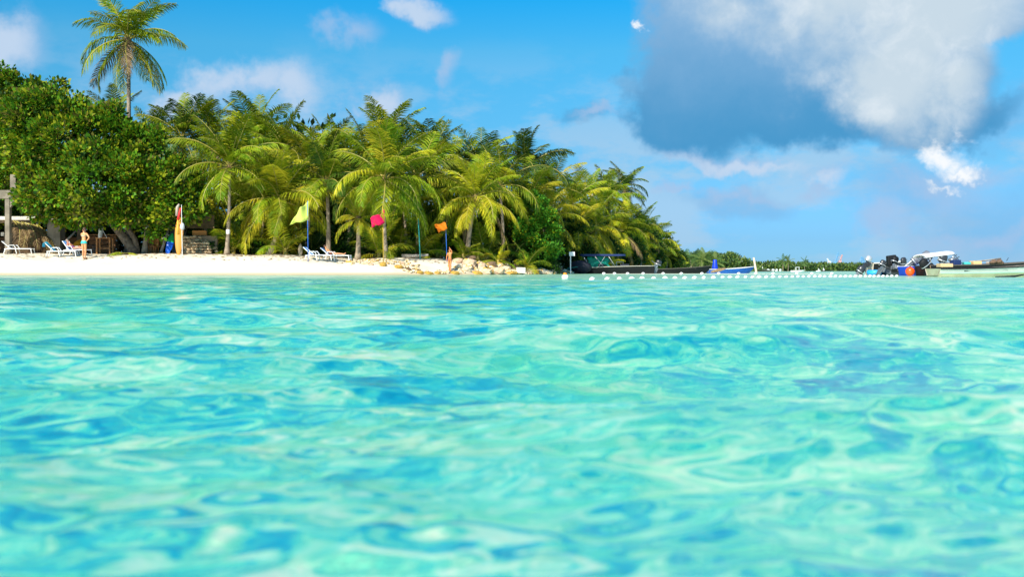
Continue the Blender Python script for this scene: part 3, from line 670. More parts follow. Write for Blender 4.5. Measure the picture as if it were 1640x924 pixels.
def wood(name, Y, pts, leaf, ncl, seed, lab, cl):
    g = random.Random(seed); L_ = []
    for x0, x1, ytop, ybot, n in pts:
        for i in range(n):
            cx = g.uniform(x0, x1); top = np.interp(cx, [q[0] for q in ytop], [q[1] for q in ytop]); ry = g.uniform(3.5, 6)
            cy = g.uniform(top + ry, max(top + ry + .5, ybot - ry * .5)); y = Y + g.uniform(-20, 30); k = y / F
            p_ = P(cx, cy, y); L_.append((p_.x, p_.y, p_.z, ry * 1.4 * k, ry * 1.2 * k, ry * k))
    tag(link(name, foliage(name, L_, ncl, leaf, FM, seed, per=8, wts=[.45, .25, .3], cl=cl)), lab, kind='stuff')
wood('woodland', 385, [(1070, 1215, [(1070, 421), (1140, 408), (1165, 406), (1180, 411), (1200, 421), (1216, 432)], 436, 110)], .9, 3800, 41, 'dense green scrub covering the low wooded point behind the boats', 1.1)
wood('mangrove', 720, [(1196, 1420, [(1196, 426), (1220, 422), (1250, 421), (1300, 423.5), (1370, 425), (1400, 426), (1420, 430)], 437, 170)], 1.7, 3800, 42, 'distant belt of mangrove along the far shore', 2.0)
# palms of the wooded point, each one a tree, crown joined
def crown_join(seed, n=13):
    g = random.Random(seed); vs = []; fs = []; mi = []
    for i in range(n):
        e = 80 - 125 * i / n; k = min(range(8), key=lambda q: abs(ECL[q] - e)); me = FR[k][0]
        M_ = Matrix.Rotation(i * 2.4 + g.random() * .3, 4, 'Z'); b = len(vs)
        vs += [tuple(M_ @ v_.co) for v_ in me.vertices]
        fs += [tuple(b + q for q in p_.vertices) for p_ in me.polygons]; mi += [(1 if g.random() < 0 else 0)] * len(me.polygons)
    me = bpy.data.meshes.new('crown'); me.from_pydata(vs, [], fs); return me
CJ = [crown_join(1, 12), crown_join(2, 10)]
for q, m in zip(CJ, (FM[1], FM[0])): q.materials.append(m)
for i in range(26):
    g = random.Random(700 + i); px = 1078 + i * 3.3 + g.uniform(-1.5, 1.5) if i < 22 else (1196, 1254, 1262, 1289)[i - 22] 
    Y = g.uniform(300, 345) if i < 22 else 690
    cy = g.uniform(414, 425) if i < 22 else (427, 418, 420, 421)[i - 22]
    o = Vector((X(px, Y), Y, -.3)); h = Z(cy, Y) + .3
    r_ = empty('far_palm', o, 0, 'distant palm on the low wooded point behind the dark boats' if i < 22 else 'small distant palm poking out of the far mangrove, ' + ('nearest the leaning mooring post', 'left one of the close pair', 'right one of the close pair', 'rightmost, standing alone')[i - 22], 'palm tree', 'palms of the wooded point' if i < 22 else 'palms in the far mangrove')
    trunk_mb((0, 0, 0), (g.uniform(-.6, .6), 0, h), .2, .13).build('trunk', TRK, r_)
    c_ = link('crown', CJ[i % 2], r_, (0, 0, h)); s = g.uniform(.85, 1.15) * (1 if i < 22 else 1.5); c_.scale = (s,) * 3; c_.rotation_euler = (0, 0, i)

# ---------------------------------------------------------------- things
WHT = mat('white_plastic', (.8, .8, .78), .4); WPT = MATS['white_paint']; CONC = mat('concrete', (.24, .20, .15), .9, col2=(.15, .125, .09), vscale=2, bump=.02)  # concrete base colour darkened to carry the shade on the shelter posts
WOOD = mat('weathered_wood', (.30, .20, .11), .8, var=.5, vscale=6); TIM = mat('orange_timber', (.42, .17, .035), .55, var=.4, vscale=5); GWOOD = mat('grey_wood', (.40, .36, .30), .85, var=.4, vscale=5)
BLUE = mat('blue_fabric', (.14, .40, .90), .7, var=.25, vscale=4); TURQ = mat('turquoise_cloth', (.01, .55, .80), .7, var=.25, vscale=4); DBL = mat('navy_cloth', (.01, .03, .12), .7)
BLK = mat('black_paint', (.010, .011, .013), .6, var=.3, spec=.25); DGR = mat('dark_grey_plastic', (.035, .037, .042), .3); MGR = mat('grey_metal', (.28, .30, .32), .3, metal=.6, var=.3); ALU = mat('pale_metal', (.6, .62, .64), .3, metal=.5)
SKIN = mat('tan_skin', (.66, .29, .12), .5); SKIN2 = mat('sunburnt_skin', (.58, .24, .14), .5); HAIR = mat('brown_hair', (.07, .03, .015), .6)
def ground(px, Y): return gz(X(px, Y), Y)
def foot(px, Y): return Vector((X(px, Y), Y, ground(px, Y)))

# --- wooden and concrete shelter at the left edge
b = P(0, 400, 59.5); b.z = ground(8, 59.5); r_ = empty('beach_shelter', b, 0, 'grey concrete post and beam shelter with a pale slab roof at the left edge', 'shelter')
def lb(px, py, Y, o): return P(px, py, Y) - o
def pxbox(name, x0, x1, y0, y1, Y, dep, m, par, o, bev=.015):
    c = lb((x0 + x1) / 2, (y0 + y1) / 2, Y, o); k = Y / F
    return MB().box((0, 0, 0), ((x1 - x0) * k, dep, (y1 - y0) * k)).build(name, m, par, loc=c, bevel=bev)
pxbox('post', 9.5, 17, 319, 412, 59.5, .28, CONC, r_, b)
pxbox('beam', -60, 36, 305, 318.5, 59.5, .34, CONC, r_, b)
pxbox('upper_post', 18, 27, 280, 304.6, 59.6, .3, CONC, r_, b)
MB().prism([(0, 0), (.35, 0), (0, -.55)], -.1, .1).build('bracket', CONC, r_, loc=lb(17.2, 318.7, 59.5, b))
pxbox('post', -46, -38, 319, 412, 59.5, .28, CONC, r_, b)
pxbox('post', 38, 47, 347, 412, 63, .3, CONC, r_, b)
pxbox('column', 80, 100.5, 353, 412, 62, .75, CONC, r_, b)
pxbox('post', 124, 130, 348, 412, 66, .2, CONC, r_, b)
sl = MB(); k = 64 / F
for x0, x1, z0 in ((-40, 135, 352),): sl.box((0, 0, 0), ((x1 - x0) * k, 5.0, .22), Matrix.Rotation(R(3), 3, 'X'))
sl.build('roof_slab', mat('pale_roof', (.62, .58, .50), .8, var=.2), r_, loc=lb(47, 349.5, 65, b))
pxbox('beam', -40, 135, 351.5, 357, 62.8, .2, WOOD, r_, b)
pxbox('back_wall', -40, 128, 380, 408, 67.5, .2, mat('brown_wall', (.16, .08, .035), .9, var=.5, vscale=1.5), r_, b)
pxbox('notice', 1.5, 6.5, 372, 378, 66, .04, WPT, r_, b, 0)
# dead thatch heap leaning beside it
b = foot(48, 61.5); r_ = empty('thatch_heap', b, 0, 'heap of dry brown palm thatch leaning against the shelter behind the empty lounger', 'thatch')
rs = random.Random(9)
for i in range(13):
    f_ = add_frond(r_, (-1.3 + i * .12, .3 + rs.random() * .5, 2.1 - i * .02), 6, R(rs.uniform(-50, 10)), 2.5, rs, LB, 'dry_frond')
MB().ball((0, 0, 0), (1.3, .7, 1.5), 12, 8).build('thatch_mound', mat('thatch', (.13, .075, .035), .95, var=.7, vscale=8, bump=.2, bscale=9), r_, loc=(-.6, .9, .5), smooth=True)

# --- loungers
def lounger(px, Y, rz, label, cloth=BLUE, back=40, towel=None, frame=WHT):
    b = foot(px, Y); r_ = empty('sun_lounger', b, rz, label, 'lounger', 'sun loungers on the beach'); r_.scale = (.84,) * 3
    L_ = 1.9; zs = .36; hx = -.25; a = R(back); bl = .82
    tip = (hx - math.cos(a) * bl, zs + math.sin(a) * bl)
    for s in (-1, 1):
        y = s * .3
        MB().tube([(hx - .45, y, zs - .02), (hx, y, zs), (1.15, y, zs)], .03, 6).build('side_rail', frame, r_)
        MB().tube([(hx, y, zs), (tip[0], y, tip[1])], .026, 6).build('back_rail', frame, r_)
        for x, l in ((-.62, -.12), (.05, .1), (1.1, .06)): MB().tube([(x, y, zs), (x + l, y * 1.05, 0)], [.034, .028], 6).build('leg', frame, r_)
        MB().tube([(-.45, y * 1.08, zs), (-.36, y * 1.1, zs + .24), (-.05, y * 1.1, zs + .26), (.12, y * 1.08, zs)], .026, 6).build('armrest', frame, r_)
    rows = [[(hx + (tip[0] - hx) * t_, y, zs + .02 + (tip[1] - zs) * t_ - .03 * math.sin(pi * t_)) for y in (-.28, -.1, .1, .28)] for t_ in [i / 5 for i in range(6)]]
    MB().grid(rows).build('back_sling', cloth, r_, smooth=True)
    rows = [[(hx + 1.4 * t_, y, zs + .01 - .03 * math.sin(pi * t_ * 3)) for y in (-.28, -.1, .1, .28)] for t_ in [i / 8 for i in range(9)]]
    MB().grid(rows).build('seat_sling', cloth, r_, smooth=True)
    if towel:
        t_ = tip; rows = []
        for i in range(9):
            u = i / 8; x = t_[0] + (hx - t_[0]) * (u * 1.3 - .25); z = t_[1] + (zs - t_[1]) * (u * 1.3 - .25) + .07
            if u < .2: x = t_[0] - .05 - .04 * (1 - u); z = t_[1] - .35 * (1 - u / .2) + .05
            rows.append([(x + rs.uniform(-.015, .015), y, z + rs.uniform(-.02, .02)) for y in (-.38, -.2, 0, .2, .38)])
        tw = MB().grid(rows).build('towel', towel, None, smooth=True); tw.location = b; tw.scale = (.86,) * 3; tw.rotation_euler = (0, 0, rz)
        tag(tw, 'bright turquoise towel thrown over the raised back of the front left lounger', 'towel')
    return r_
lounger(26, 59.5, R(6), 'empty white and grey lounger in the shade beside the concrete post', mat('pale_sling', (.5, .52, .55), .7))
lounger(94, 57.0, R(12), 'white lounger with a turquoise towel, left of the woman in the bikini', BLUE, 45, TURQ)
lounger(120, 57.6, R(-18), 'blue and white lounger carrying the sunbather next to the standing woman', BLUE, 48)
lounger(507, 57.4, R(-8), 'empty light blue lounger at the foot of the blue flag pole', BLUE, 42)
lounger(535, 57.9, R(-6), 'blue and white lounger on which the sunbather under the palms reclines', BLUE, 40)
lounger(150, 60.6, R(10), 'low navy lounger in the shade behind the standing woman', mat('navy_sling', (.015, .09, .22), .7), 15, frame=DGR)

# --- people: one continuous skinned body each
def body(name, loc, rz, joints, label, skin, face=(0, 1, 0), hair_len=.1, hair_m=HAIR, extra=None, scale=1.0):
    J = dict(pelvis=((0, 0, .93), .125), waist=((0, 0, 1.08), .10), chest=((0, 0, 1.28), .125), neckb=((0, 0, 1.43), .06), neck=((0, .01, 1.49), .052), head=((0, .03, 1.58), .083), crown=((0, .02, 1.65), .07), nose=((0, .105, 1.575), .018),
             shL=((-.165, 0, 1.40), .058), elL=((-.21, 0, 1.13), .040), wrL=((-.23, .04, .90), .027), paL=((-.235, .06, .83), .030),
             shR=((.165, 0, 1.40), .058), elR=((.21, 0, 1.13), .040), wrR=((.23, .04, .90), .027), paR=((.235, .06, .83), .030),
             hiL=((-.09, 0, .86), .095), knL=((-.10, .01, .49), .056), anL=((-.10, 0, .08), .036), toL=((-.11, .15, .03), .03),
             hiR=((.09, 0, .86), .095), knR=((.10, .01, .49), .056), anR=((.10, 0, .08), .036), toR=((.11, .15, .03), .03))
    for k_, v_ in joints.items(): J[k_] = (v_, J[k_][1]) if not isinstance(v_[0], tuple) else v_
    E = [('pelvis', 'waist'), ('waist', 'chest'), ('chest', 'neckb'), ('neckb', 'neck'), ('neck', 'head'), ('head', 'crown'), ('head', 'nose')]
    for s in 'LR':
        E += [('chest', 'sh' + s), ('sh' + s, 'el' + s), ('el' + s, 'wr' + s), ('wr' + s, 'pa' + s), ('pelvis', 'hi' + s), ('hi' + s, 'kn' + s), ('kn' + s, 'an' + s), ('an' + s, 'to' + s)]
        w_, p_ = Vector(J['wr' + s][0]), Vector(J['pa' + s][0]); d = (p_ - w_).normalized(); sd_ = d.cross(Vector((1, 0, 0)) if abs(d.x) < .7 else Vector((0, 1, 0))).normalized(); cu = d.cross(sd_)
        for q, (off, ln) in enumerate(((-.026, .075), (-.009, .085), (.009, .08), (.026, .062))):
            a_ = p_ + sd_ * off + d * .03; m_ = a_ + d * ln * .55 + cu * .006; e_ = m_ + d * ln * .35 + cu * .02
            J['f%s%da' % (s, q)] = (tuple(a_), .010); J['f%s%db' % (s, q)] = (tuple(m_), .009); J['f%s%dc' % (s, q)] = (tuple(e_), .007)
            E += [('pa' + s, 'f%s%da' % (s, q)), ('f%s%da' % (s, q), 'f%s%db' % (s, q)), ('f%s%db' % (s, q), 'f%s%dc' % (s, q))]
        a_ = w_.lerp(p_, .5) - sd_ * .036; e_ = a_ + d * .05 - sd_ * .02
        J['t%sa' % s] = (tuple(a_), .011); J['t%sb' % s] = (tuple(e_), .008); E += [('pa' + s, 't%sa' % s), ('t%sa' % s, 't%sb' % s)]
    names = list(J); me = bpy.data.meshes.new('body'); me.from_pydata([J[n_][0] for n_ in names], [(names.index(a_), names.index(b_)) for a_, b_ in E], []); me.materials.append(skin)
    r_ = empty(name, loc, rz, label, 'person'); r_.scale = (scale,) * 3
    o = link('body', me, r_); sk = o.modifiers.new('skin', 'SKIN'); sk.use_smooth_shade = True
    for i, n_ in enumerate(names):
        sv = me.skin_vertices[0].data[i]; sv.radius = (J[n_][1], J[n_][1]); sv.use_root = n_ == 'pelvis'
    ss_ = o.modifiers.new('sub', 'SUBSURF'); ss_.levels = 1; ss_.render_levels = 1
    h, cr = Vector(J['head'][0]), Vector(J['crown'][0]); nv = Vector(J['nose'][0]) - h; upv = (cr - h).normalized(); fwd = (nv - upv * nv.dot(upv)).normalized(); rt = fwd.cross(upv)
    for s in (-1, 1):
        MB().ball(h + fwd * .078 + rt * s * .032 + upv * .02, .011, 6, 4).build('eye', DGR, r_, smooth=True)
        MB().ball(h + rt * s * .086 - upv * .01, (.015, .02, .03), 6, 4).build('ear', skin, r_, smooth=True)
    MB().ball(h + fwd * .08 - upv * .045, (.024, .01, .007), 6, 4).build('mouth', mat('lips', (.45, .12, .10), .5), r_, smooth=True)
    hm = MB().ball(cr - fwd * .025 + upv * .005, (.094, .1, .085), 12, 8).ball(h - fwd * .045, (.085, .075, .1), 10, 6)
    if hair_len: 
        nb = Vector(J['neckb'][0]); dn = Vector((0, 0, -1)); st = h - fwd * .08
        hm.tube([st + upv * .05, st - fwd * .035 + dn * hair_len * .4, st - fwd * .02 + dn * hair_len], [.05, .045, .015], 8)
    hm.build('hair', hair_m, r_, smooth=True)
    return r_, J
b = foot(134.5, 56.4)
r_, J = body('person', b, R(-18), dict(elL=(-.27, .13, 1.24), wrL=(-.14, .17, 1.47), paL=(-.11, .14, 1.55), elR=(.40, -.06, 1.17), wrR=(.19, -.02, .99), paR=(.145, .03, .97),
    head=((-.01, .03, 1.58)), nose=((-.09, .06, 1.575), .018), anL=(-.06, 0, .08), toL=(-.09, .15, .03), knL=(-.07, .02, .49), anR=(.09, -.03, .08), toR=(.12, .11, .03)),
    'standing woman in a turquoise bikini, one hand at her face, one on her hip', SKIN, hair_len=.22, scale=1.04)
TQ = mat('turquoise_bikini', (.03, .52, .50), .6)
MB().lathe((0, 0, 0), [(.115, 1.0), (.137, .95), (.15, .885), (.146, .85)], 14).build('bikini_bottom', TQ, r_, smooth=True).scale = (1.16, .98, 1)
MB().lathe((0, 0, 1.27), [(.13, -.01), (.134, .0), (.13, .014)], 14).build('bikini_string', TQ, r_, smooth=True).scale = (1.08, 1.05, 1)
MB().box((-.13, .15, 1.58), (.02, .012, .11)).build('phone', DGR, r_)
# seated figures share one reclining pose, seen from the side
REC = dict(pelvis=(-.18, 0, .47), waist=(-.32, 0, .57), chest=(-.46, 0, .70), neckb=(-.56, 0, .83), neck=(-.59, 0, .88), head=(-.62, 0, .965), crown=(-.64, 0, 1.03), nose=((-.535, 0, .965), .018),
    shL=(-.52, .17, .80), elL=(-.38, .27, .62), wrL=(-.18, .22, .56), paL=(-.12, .20, .55), shR=(-.52, -.17, .80), elR=(-.36, -.27, .60), wrR=(-.16, -.24, .55), paR=(-.10, -.22, .54),
    hiL=(-.10, .09, .46), knL=(.33, .11, .60), anL=(.66, .10, .46), toL=(.72, .12, .56), hiR=(-.10, -.09, .46), knR=(.34, -.11, .50), anR=(.76, -.10, .44), toR=(.82, -.12, .55))
b = foot(120, 57.6); r_, _ = body('person', b, R(-18), REC, 'pink skinned sunbather sitting back on the lounger beside the standing woman', SKIN2, hair_len=0, hair_m=mat('grey_hair', (.3, .22, .18), .7), scale=.84)
MB().lathe((0, 0, 0), [(.12, -.02), (.15, .05), (.15, .15), (.12, .22)], 12, axis=(-.7, 0, .7)).build('swim_shorts', mat('purple_trunks', (.14, .03, .18), .7), r_, loc=(-.10, 0, .43), smooth=True)
b = foot(535, 57.9); r_, _ = body('person', b, R(-6), dict(REC, knL=(.33, .11, .50), anL=(.74, .10, .46), toL=(.80, .12, .57)), 'tanned sunbather reclining on the lounger under the palms, feet to the right', SKIN, hair_len=0, scale=.84)
MB().lathe((0, 0, 0), [(.12, -.02), (.15, .05), (.15, .15), (.12, .22)], 12, axis=(-.7, 0, .7)).build('swim_shorts', mat('red_trunks', (.35, .07, .04), .7), r_, loc=(-.10, 0, .43), smooth=True)
b = Vector((X(720.5, 58.6), 58.6, .02)); b.z = gz(b.x, b.y)
r_, J = body('person', b, R(155), dict(pelvis=(0, 0, .93), elL=(-.22, .10, 1.52), wrL=(-.08, .16, 1.72), paL=(-.04, .13, 1.76), shL=((-.165, 0, 1.42), .058), elR=(.23, .06, 1.14), wrR=(.20, .15, .93), paR=(.19, .18, .87),
     anL=(-.05, .02, .08), toL=(-.06, .17, .03), knL=(-.07, .04, .49), anR=(.06, -.08, .08), toR=(.07, .07, .03), knR=(.08, .02, .49)),
    'tanned person standing at the rocks by the water with one arm raised over the head', mat('deep_tan_skin', (.60, .22, .07), .5), hair_len=.12, scale=.80)
MB().lathe((0, 0, 0), [(.115, 1.0), (.137, .95), (.15, .885), (.146, .85)], 14).build('swim_bottom', mat('rust_swimwear', (.4, .12, .04), .7), r_, smooth=True).scale = (1.16, .98, 1)

# --- furniture and odd things under the wide tree
def timber_table(px, Y, rz, w_, d_, h, label, cat='table'):
    b = foot(px, Y); r_ = empty('timber_' + cat.replace(' ', '_'), b, rz, label, cat)
    n = 5
    for i in range(n): MB().box((0, -d_ / 2 + d_ * (i + .5) / n, h), (w_, d_ / n - .02, .04)).build('plank', TIM, r_)
    for sx in (-1, 1):
        for sy in (-1, 1): MB().box((sx * (w_ / 2 - .06), sy * (d_ / 2 - .06), h / 2 - .01), (.08, .08, h - .03)).build('leg', TIM, r_)
    MB().box((0, 0, h * .35), (w_ - .2, .06, .06)).build('stretcher', TIM, r_)
    return r_
timber_table(168, 60.2, 0, .9, .6, .95, 'orange timber table left of the foot of the wide tree')
def chair(px, Y, rz, label, tilt=0, grp='orange timber chairs stacked behind the tree trunks'):
    b = foot(px, Y); r_ = empty('timber_chair', b, rz, label, 'chair', grp); r_.rotation_euler = (0, R(tilt), rz)
    MB().box((0, 0, .42), (.44, .44, .04)).build('seat', TIM, r_)
    for sx in (-1, 1):
        for sy in (-1, 1): MB().box((sx * .19, sy * .19, .2), (.05, .05, .4)).build('leg', TIM, r_)
        MB().box((sx * .19, .2, .72), (.05, .04, .56)).build('back_post', TIM, r_)
    for k_ in range(4): MB().box((-.13 + .087 * k_, .2, .72), (.05, .02, .46)).build('slat', TIM, r_)
    MB().box((0, .2, .98), (.46, .05, .06)).build('top_rail', TIM, r_)
for i, (px, Y, rz, l) in enumerate(((238, 60.6, 8, 'orange timber chair next to the pale palm trunk, leftmost of the row'), (246, 60.4, -20, 'orange timber chair turned aside in the middle of the row behind the trunks'), (255, 60.7, 15, 'orange timber chair nearest the leaning driftwood pole'))): chair(px, Y, R(rz), l)
# bar counter with stools behind
b = foot(166, 63.5); r_ = empty('bar_counter', b, 0, 'low brown wooden counter of stacked boards in the shade behind the timber table', 'counter'); k = 63.5 / F
for i in range(4): MB().box((0, 0, .22 + i * .27), (1.7 + .1 * (i % 2), .5, .24)).build('board', mat('brown_board', (.25, .10, .03), .7, var=.4, vscale=4), r_, bevel=.01)
MB().box((0, 0, 1.24), (2.0, .7, .06)).build('counter_top', TIM, r_)
# brown roofed hut behind the woman
# leaning wooden pole, furled white parasol, its prop
def prop(name, p0, p1, r0, r1, m, label, cat, n=8, part=None):
    p0, p1 = Vector(p0), Vector(p1); return tag(MB().tube([Vector((0, 0, 0)), (p1 - p0) * .5 + Vector((0, 0, -.02)), p1 - p0], [r0, (r0 + r1) / 2, r1], n).build(name, m, loc=p0, smooth=True), label, cat)
prop('wooden_pole', P(103, 388.5, 61), P(128, 363, 62.3), .06, .05, GWOOD, 'weathered pole slanting up to the right behind the lounger with the turquoise towel', 'pole')
b = foot(160, 61.2); r_ = empty('parasol', b, 0, 'closed white parasol with a slanting prop behind the standing woman', 'parasol')
MB().tube([(0, 0, 0), (.1, 0, P(162, 362, 61.2).z - b.z)], .02, 6).build('pole', WPT, r_)
MB().lathe((0, 0, 0), [(.1, 0), (.13, .15), (.12, .6), (.05, .78), (.01, .82)], 10, axis=(.14, 0, 1)).build('furled_canopy', WPT, r_, loc=lb(160, 381, 61.2, b), smooth=True)
MB().tube([(0, 0, 0), lb(172, 382, 61.2, b) - lb(162.5, 366, 61.2, b)], .022, 6).build('prop', WPT, r_, loc=lb(162.5, 366, 61.2, b))
# orange kayak lying tilted behind the woman
def board(name, p0, p1, w_, th, m, label, cat, nose=.35, yaw=0, stripe=None):
    p0, p1 = Vector(p0), Vector(p1); L_ = (p1 - p0).length; mb = MB(); n = 14; rows = []
    for i in range(n + 1):
        t_ = i / n; hw = w_ / 2 * min(1, (math.sin(pi * (0.02 + .96 * t_))) ** .5 * (1.0 if t_ < .6 else 1 - nose * ((t_ - .6) / .4) ** 2)) + .01
        h_ = th / 2 * (math.sin(pi * (.05 + .9 * t_)) ** .5); rows.append([(hw * math.cos(a_), h_ * math.sin(a_), L_ * t_) for a_ in [2 * pi * q / 12 for q in range(13)]])
    mb.grid(rows); mats_ = [m]
    if stripe:
        mats_ += [s_[1] for s_ in stripe]
        for f_i, f in enumerate(mb.f):
            t_ = sum(mb.v[q][2] for q in f) / 4 / L_
            for si, s_ in enumerate(stripe):
                if t_ > s_[0]: mb.mi[f_i] = si + 1
    o = mb.build(name, mats_, smooth=True); o.location = p0
    o.rotation_euler = (Quaternion(Vector((0, 0, 1)).rotation_difference(p1 - p0)) @ Quaternion((0, 0, 1), yaw)).to_euler()
    return tag(o, label, cat)
board('kayak', P(119, 399, 60.5) , P(130, 384, 61.0), .5, .2, mat('orange_hull', (.75, .28, .02), .4, var=.3), 'orange board propped slantwise behind the legs of the standing woman', 'kayak')
board('paddle_board', foot(286, 58.2), P(287.5, 343, 58.6), .46, .12, mat('orange_board', (.55, .24, .03), .4), 'tall orange board standing upright beside the white mast', 'paddle board', .75, .15)
board('paddle_board', foot(268, 59.6) + Vector((0, 0, -.02)), P(276, 374, 60.0), .38, .1, mat('blue_board', (.01, .12, .70), .35), 'blue and green board leaning to the right at the foot of the white mast', 'paddle board', .3, .2, [(.55, mat('green_board', (.01, .28, .06), .35))])
board('paddle_board', foot(279, 60.2), P(279, 350, 60.6), .5, .12, mat('navy_board', (.02, .025, .035), .4), 'black board standing between the blue-green and the orange boards', 'paddle board', .5, .1)
board('paddle_board', foot(481, 60.4), P(481, 390, 60.7), .26, .1, mat('cream_board', (.55, .42, .28), .5), 'small cream board standing left of the blue flag pole', 'paddle board', .8, .3)
# mast with a furled rainbow sail
b = foot(292, 57.9); r_ = empty('sail_mast', b, 0, 'thin white mast with a furled red and yellow sail beside the upright orange board', 'sail')
MB().tube([(0, 0, 0), (-.05, 0, P(291, 328, 57.9).z - b.z)], [.022, .016], 6).build('mast', WPT, r_)
sm = [mat('red_sail', (.65, .02, .02), .6), mat('yellow_sail', (.6, .34, .03), .6), mat('pale_sail', (.38, .32, .26), .6)]
for m_, pts in ((1, [(285.5, 376), (285, 352)]), (0, [(285, 352), (289.5, 333)]), (2, [(283, 346), (284, 332), (287, 327)])):
    q_ = [lb(a_, c_, 58.0, b) for a_, c_ in pts]; MB().tube(q_, [.08] + [.10] * (len(q_) - 2) + [.05], 7).build('furled_sail', sm[m_], r_, smooth=True)
MB().ball((0, 0, 0), (.14, .12, .22), 8, 6).build('float', mat('grey_cloth', (.45, .47, .5), .7), r_, loc=lb(292, 363, 57.9, b), smooth=True)
prop('driftwood_pole', P(258, 404, 60.2), P(273, 358, 60.8), .09, .06, GWOOD, 'grey driftwood pole leaning right beside the row of timber chairs', 'pole')
prop('driftwood_pole', P(258, 383, 60.6), P(271, 376, 60.6), .05, .04, WPT, 'white branch crossing the grey driftwood pole', 'branch')
# pale palm stump trunks beside the wide tree
for i, (px, py, Y, x2, l, m_) in enumerate(((231, 358, 60.2, 236, 'pale bare trunk with a white blaze right of the wide tree', TRK), (242, 362, 62, 244, 'dark bare trunk behind the pale one', BARK))):
    b = foot(px, Y); t_ = empty('bare_tree', b, 0, l, 'tree'); T_ = P(x2, py, Y) - b
    trunk_mb((0, 0, -.05), T_, .15, .12).build('trunk', m_, t_, smooth=True)
    if i == 0: MB().ball(T_ + Vector((.04, -.1, -.3)), (.11, .06, .16), 8, 5).build('blaze', WPT, t_, smooth=True)
    mb = MB()
    for k_ in range(4): mb.tube([T_ - Vector((0, 0, .1)), T_ + Vector((rs.uniform(-.8, .8), rs.uniform(-.3, .5), .9))], [.09, .04], 6)
    mb.build('limb', BARK, t_, smooth=True)
# stone ruin with an arched heap and an orange top
STN = [mat('beige_stone_a', (.62, .45, .26), .9, var=.3, vscale=5, bump=.03), mat('beige_stone_b', (.5, .35, .2), .9, var=.3, vscale=5, bump=.03), mat('beige_stone_c', (.7, .55, .34), .9, var=.3, vscale=5, bump=.03)]
def stone_mesh(seed, m, flat=.65):
    g = random.Random(seed); bm = bmesh.new(); bmesh.ops.create_icosphere(bm, subdivisions=1 if seed < 500 else 2, radius=1)
    off = g.random() * 50
    for v_ in bm.verts:
        c_ = v_.co.copy(); mx_ = max(abs(c_.x), abs(c_.y), abs(c_.z)); c_ = c_.lerp(c_ / mx_ * .9, .55)
        c_ *= 1 + .28 * noise.noise(c_ * 1.3 + Vector((off, 0, 0))); c_.z *= flat; v_.co = c_
    me = bpy.data.meshes.new('stone'); bm.to_mesh(me); bm.free(); me.materials.append(m); return me
SM = [stone_mesh(i, STN[i % 3], .75) for i in range(6)]
b = foot(318, 60.2); r_ = empty('stone_wall', b, 0, 'low beige stone wall with an arched heap of stones left of the white banded palm', 'wall'); g = random.Random(4); k = 61.2 / F
def put_stone(x, y, z, s, nm='stone'):
    o = link(nm, SM[g.randrange(6)], r_, (x, y, z)); o.scale = (s[0], s[1], s[2]); o.rotation_euler = (g.uniform(-.15, .15), g.uniform(-.2, .2), g.uniform(-.3, .3))
for row in range(5):
    for i in range(9 - row):
        x = -1.05 + i * .25 + (row % 2) * .12 + g.uniform(-.05, .05); put_stone(x, .35 + g.uniform(-.05, .05), .1 + row * .235 + g.uniform(-.04, .04), (g.uniform(.11, .19), .15, g.uniform(.11, .17)))
MB().box((-.1, .52, .55), (2.2, .25, 1.1)).build('core', mat('mortar', (.22, .16, .10), .95), r_)
for row in range(4):
    for i in range(6):
        a_ = i - 2.5; xw = (1 - (row / 4.4) ** 2) ** .5
        put_stone(.1 + a_ * .25 * xw, -.25 + .05 * row, .1 + row * .18, (.14, .16, .12))
pxbox('orange_board', 308, 331, 369.5, 377, 61.3, .06, mat('orange_sheet', (.75, .28, .05), .6, var=.2), r_, b, 0)
pxbox('roof_board', 298, 343, 345, 366, 63, .08, mat('tan_board', (.30, .19, .09), .9, var=.4, vscale=3), r_, b, 0)
# --- flags
def flag(name, px, y0, y1, Y, pole_m, cloth_m, pts, label, cat='flag', r=.022, top=None):
    b = foot(px, Y); b.z -= .1; r_ = empty(name, b, 0, label, cat)
    MB().tube([(0, 0, 0), P(px - (1 if top is None else px - top), y0, Y) - b], [r, r * .7], 8).build('pole', pole_m, r_, smooth=True)
    # cloth: outline corners a (top at pole), b (bottom at pole), c (bottom far), d (top far), rippled in depth
    a_, b_, c_, d_ = [P(*q, Y) - b for q in pts]; rows = []
    for i in range(10):
        u = i / 9; t_, l_ = a_.lerp(d_, u), b_.lerp(c_, u); rows.append([t_.lerp(l_, v_ / 8) + Vector((0, .16 * math.sin(u * 7 + v_ * .35) * u ** .5 - .3 * u, .04 * math.sin(u * 9 + v_))) for v_ in range(9)])
    fo = MB().grid(rows).build('cloth', cloth_m, r_, smooth=True); so = fo.modifiers.new('thick', 'SOLIDIFY'); so.thickness = .004
PB = mat('blue_pole', (.01, .12, .55), .4)
flag('flag', 493.5, 322, 414, 56.6, PB, mat('pale_yellow_flag', (.78, .86, .18), .7, trans=.35), [(494.5, 322), (494, 353), (466, 360), (480, 336)], 'pale yellow-green flag hanging left from a blue pole by the loungers')
flag('flag', 614, 330, 411, 57.4, mat('yellow_pole', (.6, .4, .03), .5), mat('hot_pink_flag', (.85, .004, .11), .7, trans=.35), [(615.5, 336), (616.5, 358), (597, 364.5), (594, 350)], 'hot pink flag in front of the grove beside a grey leaning trunk')
flag('flag', 716, 366, 410, 61.0, PB, mat('orange_flag', (.95, .28, .005), .7, trans=.35), [(713, 356), (717, 367), (703, 372.5), (696, 361)], 'orange flag on a blue pole above the person at the rocks', top=714)
prop('teal_pole', foot(673, 61), P(670, 350, 61), .035, .03, mat('teal_paint', (.02, .35, .33), .5), 'teal painted pole standing in the shade right of the pink flag', 'pole')
